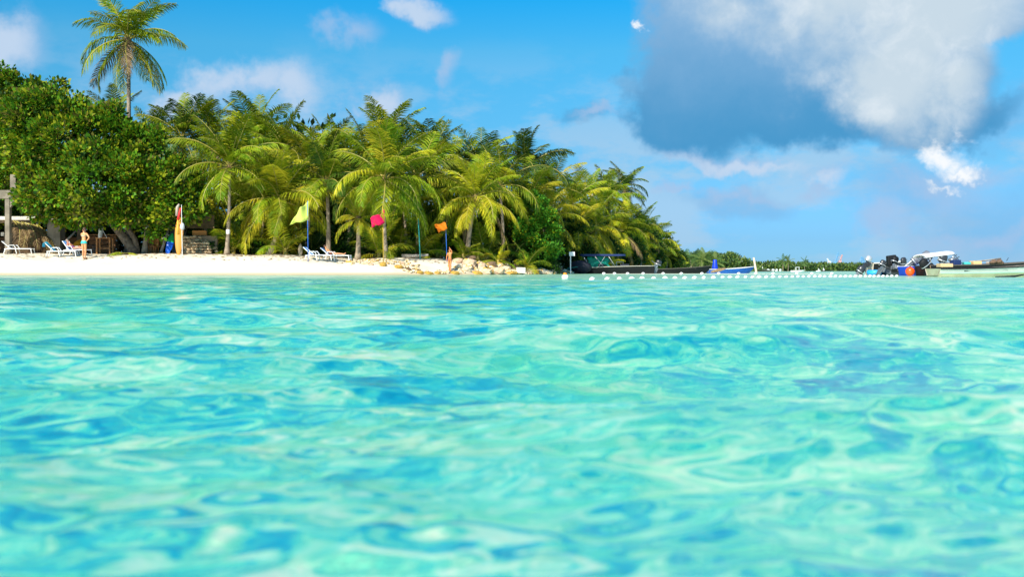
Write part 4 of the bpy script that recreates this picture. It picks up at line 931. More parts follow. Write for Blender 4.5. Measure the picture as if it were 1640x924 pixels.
b = foot(908, 73); r_ = empty('sign', b, 0, 'blank white board on a thin post at the bank left of the black boat', 'sign')
pxbox('post', 913, 914.6, 409, 440, 73, .06, WPT, r_, b, 0); pxbox('panel', 911.5, 920.5, 403.5, 410, 72.9, .05, WPT, r_, b, 0)
# --- beach rocks
RKC = [mat('ochre_rock', (.66, .38, .04), .85, col2=(.42, .27, .07), vscale=2.5, bump=.08, bscale=6), mat('pink_rock', (.72, .50, .34), .85, col2=(.52, .36, .22), vscale=2, bump=.08, bscale=6), mat('pale_rock', (.78, .66, .46), .85, col2=(.58, .46, .28), vscale=2, bump=.08, bscale=6), mat('brown_rock', (.24, .15, .08), .9, var=.4, vscale=2, bump=.08, bscale=6)]
RKM = [[stone_mesh(600 + 10 * c_ + k_, RKC[c_], .8) for k_ in range(4)] for c_ in range(4)]
ROCKS = [  # px, py, width px, height px, colour, label
 (567, 419, 9, 5, 2, 'small pale rock in the sand, leftmost of the upper row'), (585, 421, 12, 6, 2, 'low pale rock in the sand below the short stout palm'), (594, 423, 9, 5, 1, 'small pinkish rock beside a low pale one on the sand'),
 (604, 421, 10, 6, 2, 'pale rock in the sand below the left of the pink flag'), (613, 423, 11, 8, 0, 'ochre and yellow rock in the sand below the grey leaning trunk'), (627, 421, 9, 5, 2, 'small pale rock right of the ochre and yellow one'),
 (638, 427, 13, 7, 0, 'dark orange rock in the middle of the sand slope'), (644, 421, 7, 6, 1, 'small pinkish rock above the dark orange one'), (653, 431, 10, 6, 3, 'brown rock halfway down the sand between the two ochre ones'),
 (661, 425, 6, 4, 1, 'tiny pinkish rock on the bare sand right of the brown one'), (671, 436, 14, 7, 0, 'ochre weed-covered rock at the water, left one of the wide pair'), (685, 437, 16, 6, 0, 'ochre weed-covered rock at the water, right one of the wide pair'),
 (700, 437, 11, 6, 0, 'ochre rock at the water between the wide pair and the person'), (711, 438, 9, 5, 3, 'small brown rock at the water left of the person'), (727, 437, 17, 8, 0, 'golden rock at the water by the feet of the standing person'),
 (733, 417, 15, 9, 1, 'rounded pinkish boulder on the crest right of the person'), (752, 421, 22, 13, 1, 'large slanted pink slab under the small bright young palm'), (735, 427, 12, 8, 2, 'pale rock between the person and the large pink slab'),
 (747, 431, 14, 8, 2, 'pale flat rock below the large pink slab'), (762, 437, 20, 8, 0, 'bright golden rock at the waterline below the large pink slab'), (770, 426, 18, 11, 1, 'pink block right of the large slanted slab'),
 (779, 434, 16, 9, 2, 'pale block at the waterline right of the bright golden rock'), (787, 424, 18, 11, 3, 'brown boulder under the golden drooping young palm'), (797, 433, 22, 12, 1, 'broad pink boulder at the waterline under the drooping young palm'),
 (809, 430, 18, 9, 2, 'pale wedge shaped slab right of the broad pink boulder'), (816, 437, 24, 6, 0, 'long yellowish ledge at the waterline left of the white block'), (848, 435, 16, 12, 2, 'pale boulder touching the right side of the white block'),
 (858, 437, 12, 7, 0, 'ochre rock next right of the boulder by the white block'), (873, 436, 26, 9, 2, 'long low rock under the round-leaved tree'), (866, 428, 18, 9, 3, 'dark brown rock in the shade above the long low one'),
 (893, 432, 18, 11, 3, 'brown rock on the bank left of the black boat bow'), (900, 437, 13, 5, 0, 'yellowish rock at the waterline nearest the black boat'), (884, 426, 14, 8, 3, 'dark rock behind the low bright bush'), (823, 427, 14, 9, 3, 'dark brown boulder behind the white block'), (757, 412, 12, 6, 3, 'brown rock in the shade behind the smallest young palm')]
def shore_y(px, py):
    """distance at which the sand seen at this pixel lies"""
    for i in range(400):
        Y = 53.5 + i * .1
        if terr(X(px, Y), Y) >= Z(py, Y): return Y
    return float(np.interp(X(px, 62), SH_X, SH_Y)) + 2
for i, (px, py, w_, h_, c_, lab) in enumerate(ROCKS):
    ysh = 60.0
    for _ in range(6): ysh = float(np.interp(X(px, ysh), SH_X, SH_Y)) * .5 + ysh * .5
    Y = shore_y(px, min(py + h_ * .45, 438.5)); Y = min(Y, ysh + 6); k = Y / F
    o = link('rock', RKM[c_][i % 4], None, P(px, py, Y) + Vector((0, .1, -.03))); o.scale = (w_ * k * .54, w_ * k * .45, h_ * k * .68); o.rotation_euler = (0, g.uniform(-.15, .15), g.uniform(-.4, .4))
    tag(o, lab, 'rock')
k = 63 / F; o = MB().box((0, 0, 0), (14 * k, .5, 9 * k)).build('stone_block', mat('whitewashed_block', (.72, .68, .6), .8, var=.15), loc=P(834, 433, 63), bevel=.03); o.rotation_euler = (0, R(2), R(6)); tag(o, 'square white block sitting among the shore rocks at the waterline', 'block')
# rubble between them
N = 420; vs = []; fs = []
base = SM[0]; bv = np.array([v_.co[:] for v_ in base.vertices]); bf = np.array([p_.vertices[:] for p_ in base.polygons])
gr = np.random.default_rng(8); V_ = []; F_ = []
for i in range(N):
    px = gr.uniform(640, 915) if i > 90 else gr.uniform(555, 680); Yc = 60.0
    for _ in range(5): Yc = Yc * .5 + .5 * float(np.interp(X(px, Yc), SH_X, SH_Y))
    Y = Yc + (gr.uniform(.1, 1.5 if px < 745 else 3.5)) if i > 90 else Yc + gr.uniform(1.2, 3)
    if 670 < px < 715 and Y > Yc + .5: continue
    s = gr.uniform(.05, .16) * (1.5 if px > 745 else .8); x = X(px, Y); z = gz(x, Y); a_ = gr.uniform(0, 6)
    r2 = np.array([[math.cos(a_), -math.sin(a_), 0], [math.sin(a_), math.cos(a_), 0], [0, 0, 1]])
    V_.append(bv @ r2.T * s * gr.uniform(.7, 1.3, 3) + [x, Y, z + s * .3]); F_.append(bf + i * 0 + sum(len(q_) for q_ in V_[:-1]))
tag(link('rubble', np_mesh('rubble', np.concatenate(V_), np.concatenate(F_), 3, [RKC[2], RKC[0], RKC[3]], False, gr.choice(3, len(F_) * len(bf), p=[.55, .3, .15]))), 'small loose stones lying between the shore rocks', kind='stuff')
# driftwood sticks by the rocks
prop('driftwood', P(735, 413, 63), P(742, 421, 62.2), .05, .03, mat('bleached_wood', (.62, .52, .38), .8), 'bleached stick slanting down to the right on the rocks beside the person', 'driftwood')
prop('driftwood', P(644, 410.5, 61.5), P(686, 408.5, 61.3), .13, .07, GWOOD, 'long grey log lying on the sand crest under the teal pole', 'driftwood')

# ---------------------------------------------------------------- boats
def hull_pts(L_, B_, H0, H1, draft=.18, flare=.72, tr=.75, bow_rake=.5, n=16):
    """stern at x=0, bow at x=L; sections from gunwale to keel to gunwale"""
    rows = []
    for i in range(n + 1):
        t_ = i / n; hb = B_ / 2 * (tr + (1 - tr) * min(1, t_ / .35)) * (1 - max(0, (t_ - .45) / .55) ** 2.2) + .015
        top = H0 + (H1 - H0) * t_ ** 2; x = L_ * t_ * (1 - bow_rake / L_ * 0) ; kx = x - bow_rake * max(0, t_ - .6) / .4
        kz = -draft + (draft * 1.2 + .05) * max(0, (t_ - .75) / .25) ** 2
        rows.append([(x, -hb, top), (x * .5 + kx * .5, -hb * (1 + flare) / 2, top * .45), (kx, -hb * flare * (1 - .3 * t_), kz * .5), (kx, 0, kz), (kx, hb * flare * (1 - .3 * t_), kz * .5), (x * .5 + kx * .5, hb * (1 + flare) / 2, top * .45), (x, hb, top)])
    return rows
def boat(name, loc, rz, L_, B_, H0, H1, mats_, label, cat='boat', inner=None, thw=3, rim=None, grp=None, tr=.75, rake=.5, stripe=None):
    r_ = empty(name, loc, rz, label, cat, grp); rows = hull_pts(L_, B_, H0, H1, tr=tr, bow_rake=rake)
    mb = MB().grid(rows); mb.add(rows[0], [tuple(range(7))]); 
    if stripe:   # upper strake in the second colour
        for i, f in enumerate(mb.f[:-1]):
            if i % 6 in (0, 5): mb.mi[i] = 1
    ho = mb.build('hull', mats_, r_, smooth=False)
    inn = [[(p_[0] - .03, p_[1] * .93, p_[2] * 1.0 if j in (0, 6) else max(p_[2], .02) + .04) for j, p_ in enumerate(rw)] for rw in rows]
    MB().grid([rw[::-1] for rw in inn]).build('inner_lining', inner or mats_[0], r_)
    for s in (0, 6): MB().tube([Vector(rw[s]) for rw in rows], .03, 6).build('gunwale', rim or mats_[0], r_, smooth=True)
    for i in range(thw):
        k_ = 3 + i * 4; rw = rows[min(k_, 14)]; MB().box((rw[0][0], 0, rw[0][2] - .08), (.26, abs(rw[0][1]) * 1.86, .035)).build('thwart', rim or WOOD, r_)
    return r_, rows
def outboard(par, loc, tilt=0, s=1.0, cm=DGR, lm=None, yaw=0, name='outboard_motor'):
    lm = lm or MGR; o = MB().box((0, 0, .05), (.16, .12, .3)).box((-.05, 0, -.38), (.2, .07, .65), taper=1.2).box((-.12, 0, -.55), (.36, .16, .03)).ball((-.06, 0, -.78), (.24, .05, .055), 8, 5).box((.14, 0, -.02), (.08, .3, .28)).tube([(.1, 0, .2), (.45, 0, .28)], .025, 6).build(name, lm, par, loc=loc)
    o.rotation_euler = (0, tilt, yaw); s *= .82 if loc[0] < .9 and par.name.startswith('skiff') else 1; o.scale = (s,) * 3
    rows = []
    for z, a_, b_ in ((.14, .17, .12), (.2, .22, .14), (.36, .23, .145), (.46, .21, .13), (.5, .15, .1), (.51, .02, .02)):
        rows.append([(-.04 + a_ * math.cos(q * pi / 6) * (1 if math.cos(q * pi / 6) < 0 else .8), b_ * math.sin(q * pi / 6), z) for q in range(13)])
    MB().grid(rows).build('cowling', cm, o, smooth=True)
    MB().lathe((-.04, 0, .20), [(.255, -.015), (.262, 0), (.255, .015)], 12).build('cowling_band', ALU, o, smooth=True).scale = (.98, .68, 1)
    pr_ = MB()
    for k_ in range(3): a_ = k_ * 2 * pi / 3; pr_.box((-.32, .08 * math.cos(a_), -.78 + .08 * math.sin(a_)), (.02, .07, .1), Matrix.Rotation(a_, 3, 'X'))
    pr_.build('propeller', BLK, o)
    return o
def canopy(par, x0, x1, w_, z, m, bars, dz=.0, curve=.12, skirt=.1, hull_z=.45):
    rows = []
    for i in range(9):
        u = i / 8; x = x0 + (x1 - x0) * u; rows.append([(x, w_ / 2 * math.sin(a_), z + dz * u + curve * math.cos(a_) - curve) for a_ in [R(q) for q in range(-90, 91, 20)]])
    o = MB().grid(rows).build('canopy', m, par, smooth=True); so = o.modifiers.new('t', 'SOLIDIFY'); so.thickness = .05
    for a_, b_ in bars:
        for s in (-1, 1): MB().tube([(a_, s * w_ * .42, hull_z), (b_, s * w_ * .47, z + dz * (b_ - x0) / (x1 - x0) - .1)], .02, 6).build('canopy_bar', ALU, par, smooth=True)
# black boat with the green tarpaulin; stern (outboard) to the right, low bow left
YB = 80.0; kb = YB / F
r_, rows = boat('fishing_boat', (X(1046, YB), YB, 0), pi, 130 * kb, 1.7, .62, .40, [BLK], 'black open boat with a navy canopy and a green tarpaulin', thw=3, rim=mat('pale_rim', (.45, .42, .36), .6), rake=.3, tr=.85)
canopy(r_, (1046 - 1000) * kb, (1046 - 929) * kb, 1.5, 1.52, DBL, [((1046 - 985) * kb, (1046 - 973) * kb), ((1046 - 967) * kb, (1046 - 951) * kb), ((1046 - 945) * kb, (1046 - 933) * kb), ((1046 - 957) * kb, (1046 - 968) * kb)], hull_z=.5)
rows_ = []
for i in range(8):
    u = i / 7; rows_.append([((1046 - 941 - 34 * u) * kb + .1 * math.sin(v_ * 2), .25 + .12 * math.sin(u * 14 + v_), 1.38 - v_ * .16 * (1 + .3 * math.sin(u * 6)) - .04 * math.sin(u * 9)) for v_ in range(7)])
tp = MB().grid(rows_).build('tarpaulin', mat('green_tarp', (.0, .42, .30), .6, var=.3, vscale=3, trans=.3), r_, smooth=True); so = tp.modifiers.new('t', 'SOLIDIFY'); so.thickness = .01
MB().box((2.3, 0, .62), (.7, .5, .3)).build('console', DGR, r_, bevel=.03); MB().box((4.2, 0, .55), (.5, .7, .5)).build('engine_box', DGR, r_, bevel=.03)
MB().tube([((1046 - 988) * kb, -.5, .45), ((1046 - 988) * kb, -.5, .95), ((1046 - 999) * kb, -.5, .95), ((1046 - 999) * kb, -.5, .45)], .025, 6).build('seat_frame', WPT, r_)
outboard(r_, (-.25, 0, .55), R(-20), 1.15)
mb = MB(); mb.ball((0, 0, 0), (.95, .6, .55), 10, 6); o = mb.build('covered_heap', mat('black_tarp', (.02, .02, .03), .7, bump=.1, bscale=4), None, loc=P(929, 428, 79.2), smooth=True); tag(o, 'heap under a black cover behind the bow of the boat with the green tarpaulin', 'heap')
b = P(907, 436, 78.5); r_ = empty('boat_motor', b, 0, 'small old outboard with teal paint lying at the bow of the black boat', 'outboard'); MB().ball((0, 0, 0), (.22, .15, .18), 8, 6).build('cowling', mat('teal_motor', (.02, .25, .2), .4), r_, smooth=True); MB().tube([(0, 0, 0), (.1, 0, .3), (.9, 0, .42)], .035, 6).build('tiller', mat('teal_motor', (0, 0, 0)), r_)
MB().box((-.05, 0, -.25), (.1, .06, .4)).build('shaft', DGR, r_)
# second dark boat, bow to the right and higher
YC = 84.0; kc_ = YC / F
r_, rows = boat('fishing_boat', (X(1043, YC), YC, 0), 0, 97 * kc_, 1.6, .38, .66, [BLK], 'plain black open boat between the green tarpaulin boat and the blue one', thw=3, rim=mat('dark_rim', (.07, .06, .05), .6))
YD = 88.0; kd = YD / F
NAVY = mat('royal_blue_paint', (.01, .11, .48), .35, var=.2)
r_, rows = boat('fishing_boat', (X(1133, YD), YD, 0), R(3), 77 * kd, 1.5, .36, .62, [NAVY], 'bright blue open boat with a blue drum standing in its stern', thw=2, rim=mat('white_rim', (.7, .7, .7), .5), inner=WOOD)
o = MB().lathe((0, 0, 0), [(.0, 0), (.29, 0), (.28, .2), (.2, .55), (.17, .88), (.15, .92), (0, .92)], 14).build('drum', mat('cobalt_plastic', (.005, .04, .55), .4), loc=(X(1145, YD), YD, .3), smooth=True); tag(o, 'tall cobalt blue drum standing in the stern of the bright blue boat', 'drum')
o = board('plank', P(1138, 436, 86.5), P(1162, 430, 86.5), .25, .05, WOOD, 'brown plank resting on the side of the bright blue boat', 'plank', 0)
prop('mooring_post', (X(1216.5, 75), 75, -1.2), P(1207, 412.5, 75), .11, .07, mat('sunbleached_post', (.66, .54, .40), .7, var=.25, vscale=3), 'bleached mooring post leaning left at the bow of the blue boat', 'post')
# ropes of floats
FLM = MB().lathe((0, 0, 0), [(.008, -.11), (.05, -.105), (.085, -.06), (.095, 0), (.085, .06), (.05, .105), (.008, .11)], 12, axis=(1, 0, .15)).mesh('float', mat('float_white', (.82, .82, .80), .35), True)
COLL = MB().lathe((0, 0, 0), [(.03, -.14), (.035, 0), (.03, .14)], 8, axis=(1, 0, .15)).mesh('collar', mat('float_collar', (.6, .6, .58), .5), True)
ORD = 'first second third fourth fifth sixth seventh eighth ninth tenth eleventh twelfth thirteenth fourteenth fifteenth sixteenth seventeenth eighteenth nineteenth twentieth'.split()
front = [948, 972, 992, 1011.5, 1028, 1047, 1065, 1081, 1096.5, 1112, 1127, 1142.5, 1157, 1169, 1181, 1194, 1205, 1215.5, 1227, 1238, 1249, 1259, 1269, 1278, 1286.5, 1295.5, 1305, 1313, 1320.5, 1330, 1338, 1346, 1354, 1362, 1370, 1378, 1386, 1393, 1400, 1407, 1414, 1421, 1428, 1436]
def yline(px): return float(np.interp(px, [905, 948, 1000, 1080, 1180, 1280, 1380, 1440], [447.0, 446.8, 445.8, 444.6, 443.2, 442.2, 441.5, 441.2]))
def float_at(px, py, s, label, grp):
    Y = CAM_H * F / (py + 2.0 - HY); Y = max(12, Y); r_ = empty('float', (X(px, Y), Y, .05 * s), g.uniform(-.3, .3), label, 'float', grp); r_.scale = (s,) * 3; r_.rotation_euler.y = g.uniform(-.25, .2)
    link('ball', FLM, r_); link('collar', COLL, r_); return Vector((X(px, Y), Y, .02))
pts = []
lab_seen = ['nearest float of the front rope, topped by an orange band']
Yf = CAM_H * F / (448.5 - HY); r_ = empty('float', (X(905, Yf), Yf, .07), 0, 'largest white float, topped by an orange band, at the left end of the front rope', 'float', 'floats of the front rope'); r_.scale = (.72,) * 3
link('ball', FLM, r_); MB().lathe((0, 0, .08), [(.03, -.03), (.07, 0), (.055, .06), (.0, .075)], 10).build('orange_cap', mat('orange_cap', (.85, .25, .02), .5), r_, smooth=True); pts.append(Vector((X(905, Yf), Yf, .02)))
for i, px in enumerate(front):
    if i < 20: l = ORD[i] + ' white float right of the orange banded one, front rope'
    elif i < 30: l = ORD[i - 20] + ' white float of the front rope counting on from below the far hut boat'
    else: l = ORD[len(front) - 1 - i] + ' white float from the right end of the front rope, by the outboards'
    pts.append(float_at(px, yline(px), g.uniform(.46, .54), l, 'floats of the front rope'))
mb = MB(); mb.tube([q + Vector((0, 0, -.02)) for q in pts], .008, 5); tag(mb.build('float_rope', mat('pale_rope', (.6, .58, .5), .8)), 'pale rope threading the front row of white floats', 'rope')
bk = [967, 984, 1005, 1030, 1062, 1091, 1124, 1151, 1183, 1210, 1238, 1276, 1300, 1332]
bl_ = ['leftmost far float, in front of the green tarpaulin', 'second far float, under the navy canopy', 'third far float, under the middle of the black boat', 'fourth far float, below the stern of the first black boat', 'far float below the bow rope of the plain black boat', 'far float below the middle of the plain black boat', 'far float below the tip of the plain black boat', 'far float under the stern of the blue boat', 'far float under the middle of the blue boat', 'far float touching the leaning mooring post', 'far float right of the leaning mooring post', 'far float under the small white hut boat', 'far float right of the small white hut boat', 'last far float, below the cranes']
pts = []
for px, l in zip(bk, bl_):
    Y = 68; r_ = empty('float', (X(px, Y), Y, .05), 0, 'small white ' + l, 'float', 'floats of the far rope'); link('ball', FLM, r_); link('collar', COLL, r_); r_.scale = (.85,) * 3; pts.append(Vector((X(px, Y), Y, .02)))
tag(MB().tube(pts, .012, 5).build('float_rope', MATS['pale_rope']), 'thin rope threading the far row of small floats', 'rope')
# cluster of moored boats at the right: pale outboards tilted up
def at_(px, Y): return Vector((X(px, Y), Y, 0))
Y1 = 52.0; k1 = Y1 / F
r_, _ = boat('skiff', at_(1392, Y1), R(8), 62 * k1, 1.3, .62, .75, [mat('cream_paint', (.5, .44, .36), .5), BLK], 'cream topped skiff behind the outboards, left boat of the moored cluster', thw=2, rim=mat('cream_rim', (.7, .66, .6), .5), stripe=True)
outboard(r_, (-.35, -.45, .60), R(32), .95, ALU, DGR); outboard(r_, (-.05, .15, .62), R(34), 1.0, ALU, DGR)
o = MB().lathe((0, 0, 0), [(.0, 0), (.36, 0), (.40, .12), (.36, .24), (.0, .26)], 14).build('tub', mat('sky_blue_plastic', (.02, .32, .68), .45), loc=P(1401, 440.5, 49.5), smooth=True); tag(o, 'low sky blue tub floating between the outboards', 'tub')
Y2 = 49.0; k2 = Y2 / F
r_, _ = boat('skiff', at_(1418, Y2), R(14), 70 * k2, 1.4, .32, .5, [DGR, BLK], 'low dark skiff with three big outboards tilted up', thw=2, inner=DGR, stripe=True)
outboard(r_, (-.35, -.2, .34), R(28), 1.0, DGR, MGR); outboard(r_, (.25, -.35, .46), R(24), 1.15, BLK, MGR, yaw=.3); outboard(r_, (.75, -.45, .44), R(-15), 1.1, DGR, MGR, yaw=.6)
# tall square black cowl standing up
b = P(1428, 424, 49.6); r_ = empty('boat_motor', b, 0, 'tall square topped black outboard sticking up highest left of the orange buoy', 'outboard')
MB().box((0, 0, .22), (.5, .34, .5), Matrix.Rotation(R(-8), 3, 'Y'), taper=.86).build('cowling', BLK, r_, bevel=.04); MB().box((0.02, 0, -.3), (.2, .14, .6)).build('leg', MGR, r_, bevel=.02); MB().tube([(.1, -.1, -.05), (.35, -.1, -.45)], .03, 6).build('bracket_arm', ALU, r_)
for px, py, l in ((1376, 436, 'leftmost small outboard of the moored cluster, brown and worn'), (1462, 420, 'grey outboard tilted forward above the orange buoy'), (1478, 414, 'second grey outboard tilted forward under the white canopy'), (1446, 433, 'dark outboard half hidden left of the orange buoy')):
    Yq = 46.5 if px > 1450 else 50; b = P(px, py, Yq); r_ = empty('boat_motor', b, 0, l, 'outboard'); s = .82 if px > 1450 else .7
    c_ = MB(); rows_ = []
    for z, a_, b_ in ((-.02, .12, .1), (0, .24, .16), (.2, .27, .19), (.42, .25, .17), (.5, .14, .1), (.52, .02, .02)): rows_.append([(a_ * math.cos(q * pi / 6), b_ * math.sin(q * pi / 6), z) for q in range(13)])
    o = c_.grid(rows_).build('cowling', mat('grey_cowl', (.16, .17, .20), .3, var=.3) if px > 1450 else DGR, r_, smooth=True)
    MB().lathe((0, 0, .06), [(.25, -.02), (.262, 0), (.25, .02)], 12).build('cowling_band', ALU, r_, smooth=True).scale = (1, .7, 1)
    MB().box((-.02, 0, -.35), (.17, .1, .7), taper=1.3).build('leg', MGR, r_, bevel=.02); MB().ball((-.1, 0, -.7), (.2, .04, .06), 8, 5).build('gearcase', DGR, r_, smooth=True)
    r_.rotation_euler = (0, R(52) if px > 1450 else R(35), R(-10)); r_.scale = (s,) * 3
# orange buoy
b = P(1457.5, 434.8, 44.5); r_ = empty('buoy', b, 0, 'bright orange ball buoy in front of the blue hull', 'buoy')
MB().ball((0, 0, 0), .2, 20, 12).build('ball', mat('orange_buoy', (.95, .09, .005), .35), r_, smooth=True); MB().lathe((0, 0, .18), [(.035, 0), (.035, .05), (.02, .07)], 8).build('eye', BLK, r_, smooth=True)
# blue boat, stern on
Y3 = 45.5; k3 = Y3 / F
r_, _ = boat('skiff', at_(1452, Y3), R(30), 2.6, 1.1, .42, .5, [mat('deep_blue_paint', (.005, .045, .36), .35, var=.2)], 'deep blue boat directly behind the orange buoy', thw=1, rim=mat('white_rim', (0, 0, 0)), tr=.9)
MB().box((.3, -.52, .12), (.3, .02, .12)).build('patch', WPT, r_)
# white canopy boat
Y4 = 44.0; k4 = Y4 / F
r_, _ = boat('skiff', at_(1474, Y4), R(5), 3.6, 1.3, .42, .5, [BLK], 'dark boat under the curved white canopy', thw=2)
canopy(r_, -.05, 46 * k4, 1.1, .90, mat('white_canopy', (.8, .79, .82), .6), [(.3, .15), (1.1, 1.25), (.9, .5)], dz=.16, curve=.12, hull_z=.45)
MB().tube([(46 * k4, -.4, 1.02), (63 * k4, -.4, .5)], .012, 5).build('stay', BLK, r_); outboard(r_, (.75, -.45, .45), R(18), 1.2, DGR, ALU); outboard(r_, (.15, -.5, .35), R(-40), 1.2, BLK, BLK)
# long pale boat in front, running out of the picture
Y5 = 36.0; k5 = Y5 / F
r_, rows = boat('long_boat', at_(1494, Y5), R(3), 5.2, 1.45, .30, .56, [mat('pale_green_paint', (.42, .46, .30), .45, col2=(.34, .36, .22), vscale=2), mat('chalky_white_paint', (.60, .64, .58), .4, var=.12, vscale=2)], 'long pale green and white boat leaving the picture at the right', thw=3, rim=BLK, inner=GWOOD, stripe=True, tr=.8)
MB().tube([Vector((q[0][0], q[0][1] - .02, q[0][2] * .46)) for q in rows[:14]], .014, 5).build('rubbing_strake', mat('mint_line', (.25, .55, .42), .5), r_)
# dark boat behind it carrying gear, and the blue prow at the edge
Y6 = 40.0; k6 = Y6 / F
r_, rows = boat('long_boat', at_(1500, Y6), R(4), 4.4, 1.4, .44, .62, [BLK], 'long black boat loaded with gear behind the pale green one', thw=2, inner=WOOD, rim=mat('dark_rim', (0, 0, 0)))
def thing_box(px, py, Y, d, m, lab, cat, nm, rot=0, bev=.015): o = MB().box((0, 0, 0), d).build(nm, m, loc=P(px, py, Y), bevel=bev); o.rotation_euler = (0, R(rot), R(g.uniform(-15, 15))); return tag(o, lab, cat)
thing_box(1530, 421.5, 39.8, (.32, .3, .26), DBL, 'dark navy crate standing on the loaded black boat', 'crate', 'crate')
thing_box(1513, 425, 39.6, (.5, .4, .14), mat('tan_box', (.55, .38, .2), .7), 'tan box lying left of the navy crate', 'box', 'box')
thing_box(1548, 421.8, 39.7, (.26, .3, .1), mat('teal_box', (.05, .45, .42), .6), 'small teal box right of the navy crate', 'box', 'box')
thing_box(1563, 421.2, 39.7, (.34, .3, .13), mat('light_orange_box', (.8, .5, .22), .6), 'pale orange cool box in the middle of the loaded boat', 'cool box', 'cool_box')
thing_box(1590, 420.5, 39.6, (.4, .3, .1), mat('cream_sack', (.6, .5, .4), .8), 'cream bundle on the loaded boat right of the cool box', 'bundle', 'bundle', -4)
o = MB(); 
for i in range(6): o.ball((g.uniform(-.35, .35), g.uniform(-.1, .1), g.uniform(-.03, .05)), (.13, .12, .07), 8, 5)
tag(o.build('net_heap', mat('brown_net', (.22, .13, .08), .95, var=.6, vscale=20, bump=.03, bscale=40), loc=P(1601, 419.8, 39.4), smooth=True), 'brown heap of fishing net near the right end of the loaded boat', 'net')
tag(MB().ball((0, 0, 0), (.2, .14, .09), 10, 6).tube([(-.1, 0, 0), (.15, 0, .2)], .02, 6).tube([(0, 0, 0), (.28, .05, .12)], .02, 6).build('gear_bundle', MGR, loc=P(1526, 416, 39.9), smooth=True), 'tangle of grey metal gear on top of the navy crate', 'gear')
prop('oar', P(1552, 419, 40.2), P(1603, 414, 40.6), .022, .03, GWOOD, 'long grey oar sloping up to the right over the loaded boat', 'oar')
prop('oar', P(1506, 424, 40.2), P(1528, 419.5, 40.4), .02, .02, GWOOD, 'short grey oar left of the navy crate', 'oar')
prop('stick', P(1612, 417.5, 40.5), P(1615, 412.5, 40.6), .012, .008, BLK, 'thin black stick standing near the blue prow', 'stick')
r_, rows = boat('skiff', at_(1592, 42), R(6), 1.75, 1.1, .40, .66, [NAVY], 'bright blue prow rising at the right edge behind the loaded boat', thw=1, inner=WPT, rim=MATS['white_rim'], rake=.4)
# dark strip added in place of a low dark bow under the pale one
tag(MB().tube([P(1594, 443.4, 34.6), P(1625, 442.6, 34.6), P(1640, 439.6, 34.6)], [.02, .035, .02], 7).build('waterline_strip', BLK, smooth=True), 'dark strip added along the waterline of the pale boat', 'rope')
for px, py, l in ((1584, 447, 'thin dark slick of floating weed, left one before the pale boat'), (1566, 446.6, 'thin dark slick of floating weed nearest the pale boat')): pass
# far craft and cranes
Yh = 260; r_ = empty('hut_boat', at_(1277, Yh), 0, 'tiny white cabin boat far out before the mangrove', 'boat')
rows = hull_pts(3.6, 1.4, .35, .5); MB().grid(rows).build('hull', WPT, r_, loc=(-1.6, 0, 0)); MB().box((0, 0, 1.2), (.9, 1, .08)).build('roof', WPT, r_)
for s in (-1, 1):
    for s2 in (-1, 1): MB().box((s * .4, s2 * .4, .75), (.06, .06, .85)).build('post', WPT, r_)
for i, (px, w_) in enumerate(((1224, 6), (1230, 8), (1238, 7), (1244, 5), (1250, 5))):
    Yq = 600; r_ = empty('motor_boat', at_(px, Yq), .2 * i, ORD[i] + ' tiny white boat from the left in the row under the far mangrove', 'boat', 'white boats moored under the far mangrove'); L_ = w_ * Yq / F
    MB().grid(hull_pts(L_, 1.2, .6, 1.1)).build('hull', WPT, r_, loc=(-L_ / 2, 0, 0)); MB().box((0, 0, 1.0), (L_ * .35, .9, .8)).build('cabin', WPT, r_)
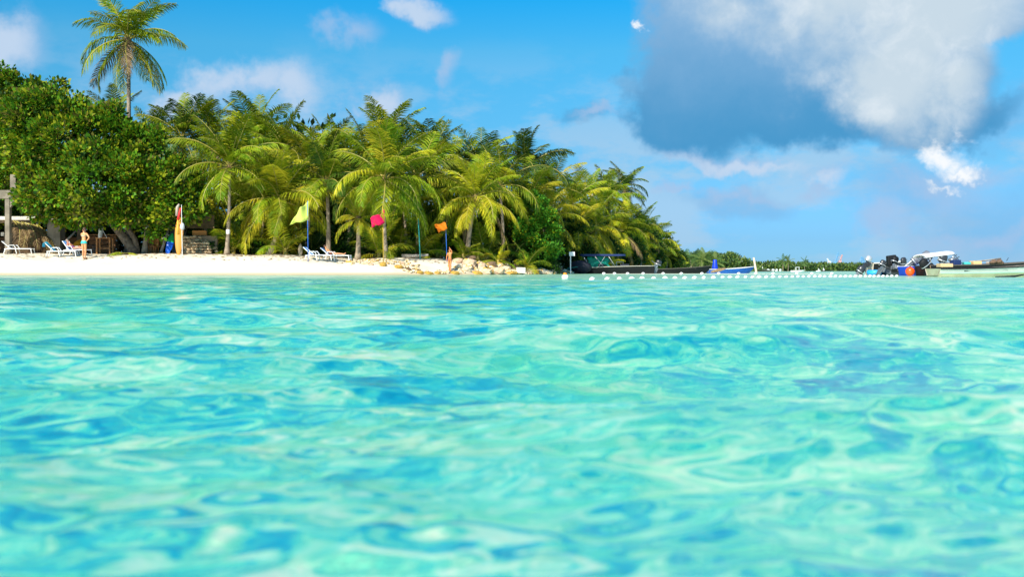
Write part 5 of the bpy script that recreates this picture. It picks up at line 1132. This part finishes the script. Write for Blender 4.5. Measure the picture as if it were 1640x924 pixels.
for px, h_, l in ((1221, 9, 'tiny white sailing boat left of the far moored boats'), (1311, 5, 'tiny white sailing boat far out below the middle crane'), (1319, 6, 'tiny sailing boat with a dark hull far out below the right crane')):
    Yq = 420; r_ = empty('sailing_boat', at_(px, Yq), 0, l, 'sailing boat'); k = Yq / F
    MB().grid(hull_pts(2.2, .9, .35, .5)).build('hull', BLK if px == 1319 else WPT, r_, loc=(-1, 0, 0)); MB().prism([(-.35, .4), (.45, .4), (0, h_ * k)], -.02, .02).build('sail', WPT, r_); MB().tube([(0, 0, .3), (0, 0, h_ * k + .2)], .04, 5).build('mast', ALU, r_)
def lattice(mb, p0, p1, w_, n=8, r=.12):
    p0, p1 = Vector(p0), Vector(p1); d = (p1 - p0).normalized(); s = d.cross(Vector((0, 1, 0))).normalized() * w_ / 2; f = Vector((0, w_ / 2, 0))
    cs = [s + f, s - f, -s - f, -s + f]
    for c_ in cs: mb.tube([p0 + c_, p1 + c_ * .5], r, 4)
    for i in range(n):
        a_, b_ = i / n, (i + 1) / n
        for j in range(4): mb.tube([p0.lerp(p1, a_) + cs[j] * (1 - .5 * a_), p0.lerp(p1, b_) + cs[(j + 1) % 4] * (1 - .5 * b_)], r * .6, 3)
def crane(px, l, mt, tower, jib, Yq=1450):
    b = P(px, 434, Yq); b.z = 0; r_ = empty('harbour_crane', b, 0, l, 'crane'); mb = MB(); lattice(mb, (0, 0, 0), P(*tower, Yq) - b, 2.6, 7, .35); mb.build('tower', mt, r_)
    MB().box(P(*tower, Yq) - b, (4.2, 3.5, 3)).build('cab', mt, r_); mb = MB(); lattice(mb, P(*tower, Yq) - b, P(*jib, Yq) - b, 1.8, 8, .32); mb.build('jib', mt, r_)
    MB().tube([P(*jib, Yq) - b, P(*tower, Yq) - b + Vector((-4, 0, 4))], .15, 4).build('cable', mt, r_)
CB = mat('crane_blue', (.10, .28, .48), .6); CW = mat('crane_white', (.55, .62, .68), .6); CR = mat('crane_red', (.45, .25, .25), .6)
crane(1328, 'short pale crane left of the tall blue jib on the far shore', CW, (1328, 420), (1325, 414))
crane(1338, 'tall blue crane jib slanting up to the right on the far shore', CB, (1338, 421), (1343, 404))
crane(1346, 'red and white crane right of the tall blue jib on the far shore', CR, (1345, 419), (1349, 408))
crane(1379, 'thin blue crane left pair member over the leftmost outboards', CB, (1379, 423), (1380, 411))
crane(1383, 'thin blue crane right pair member over the leftmost outboards', CB, (1384, 423), (1382, 412))
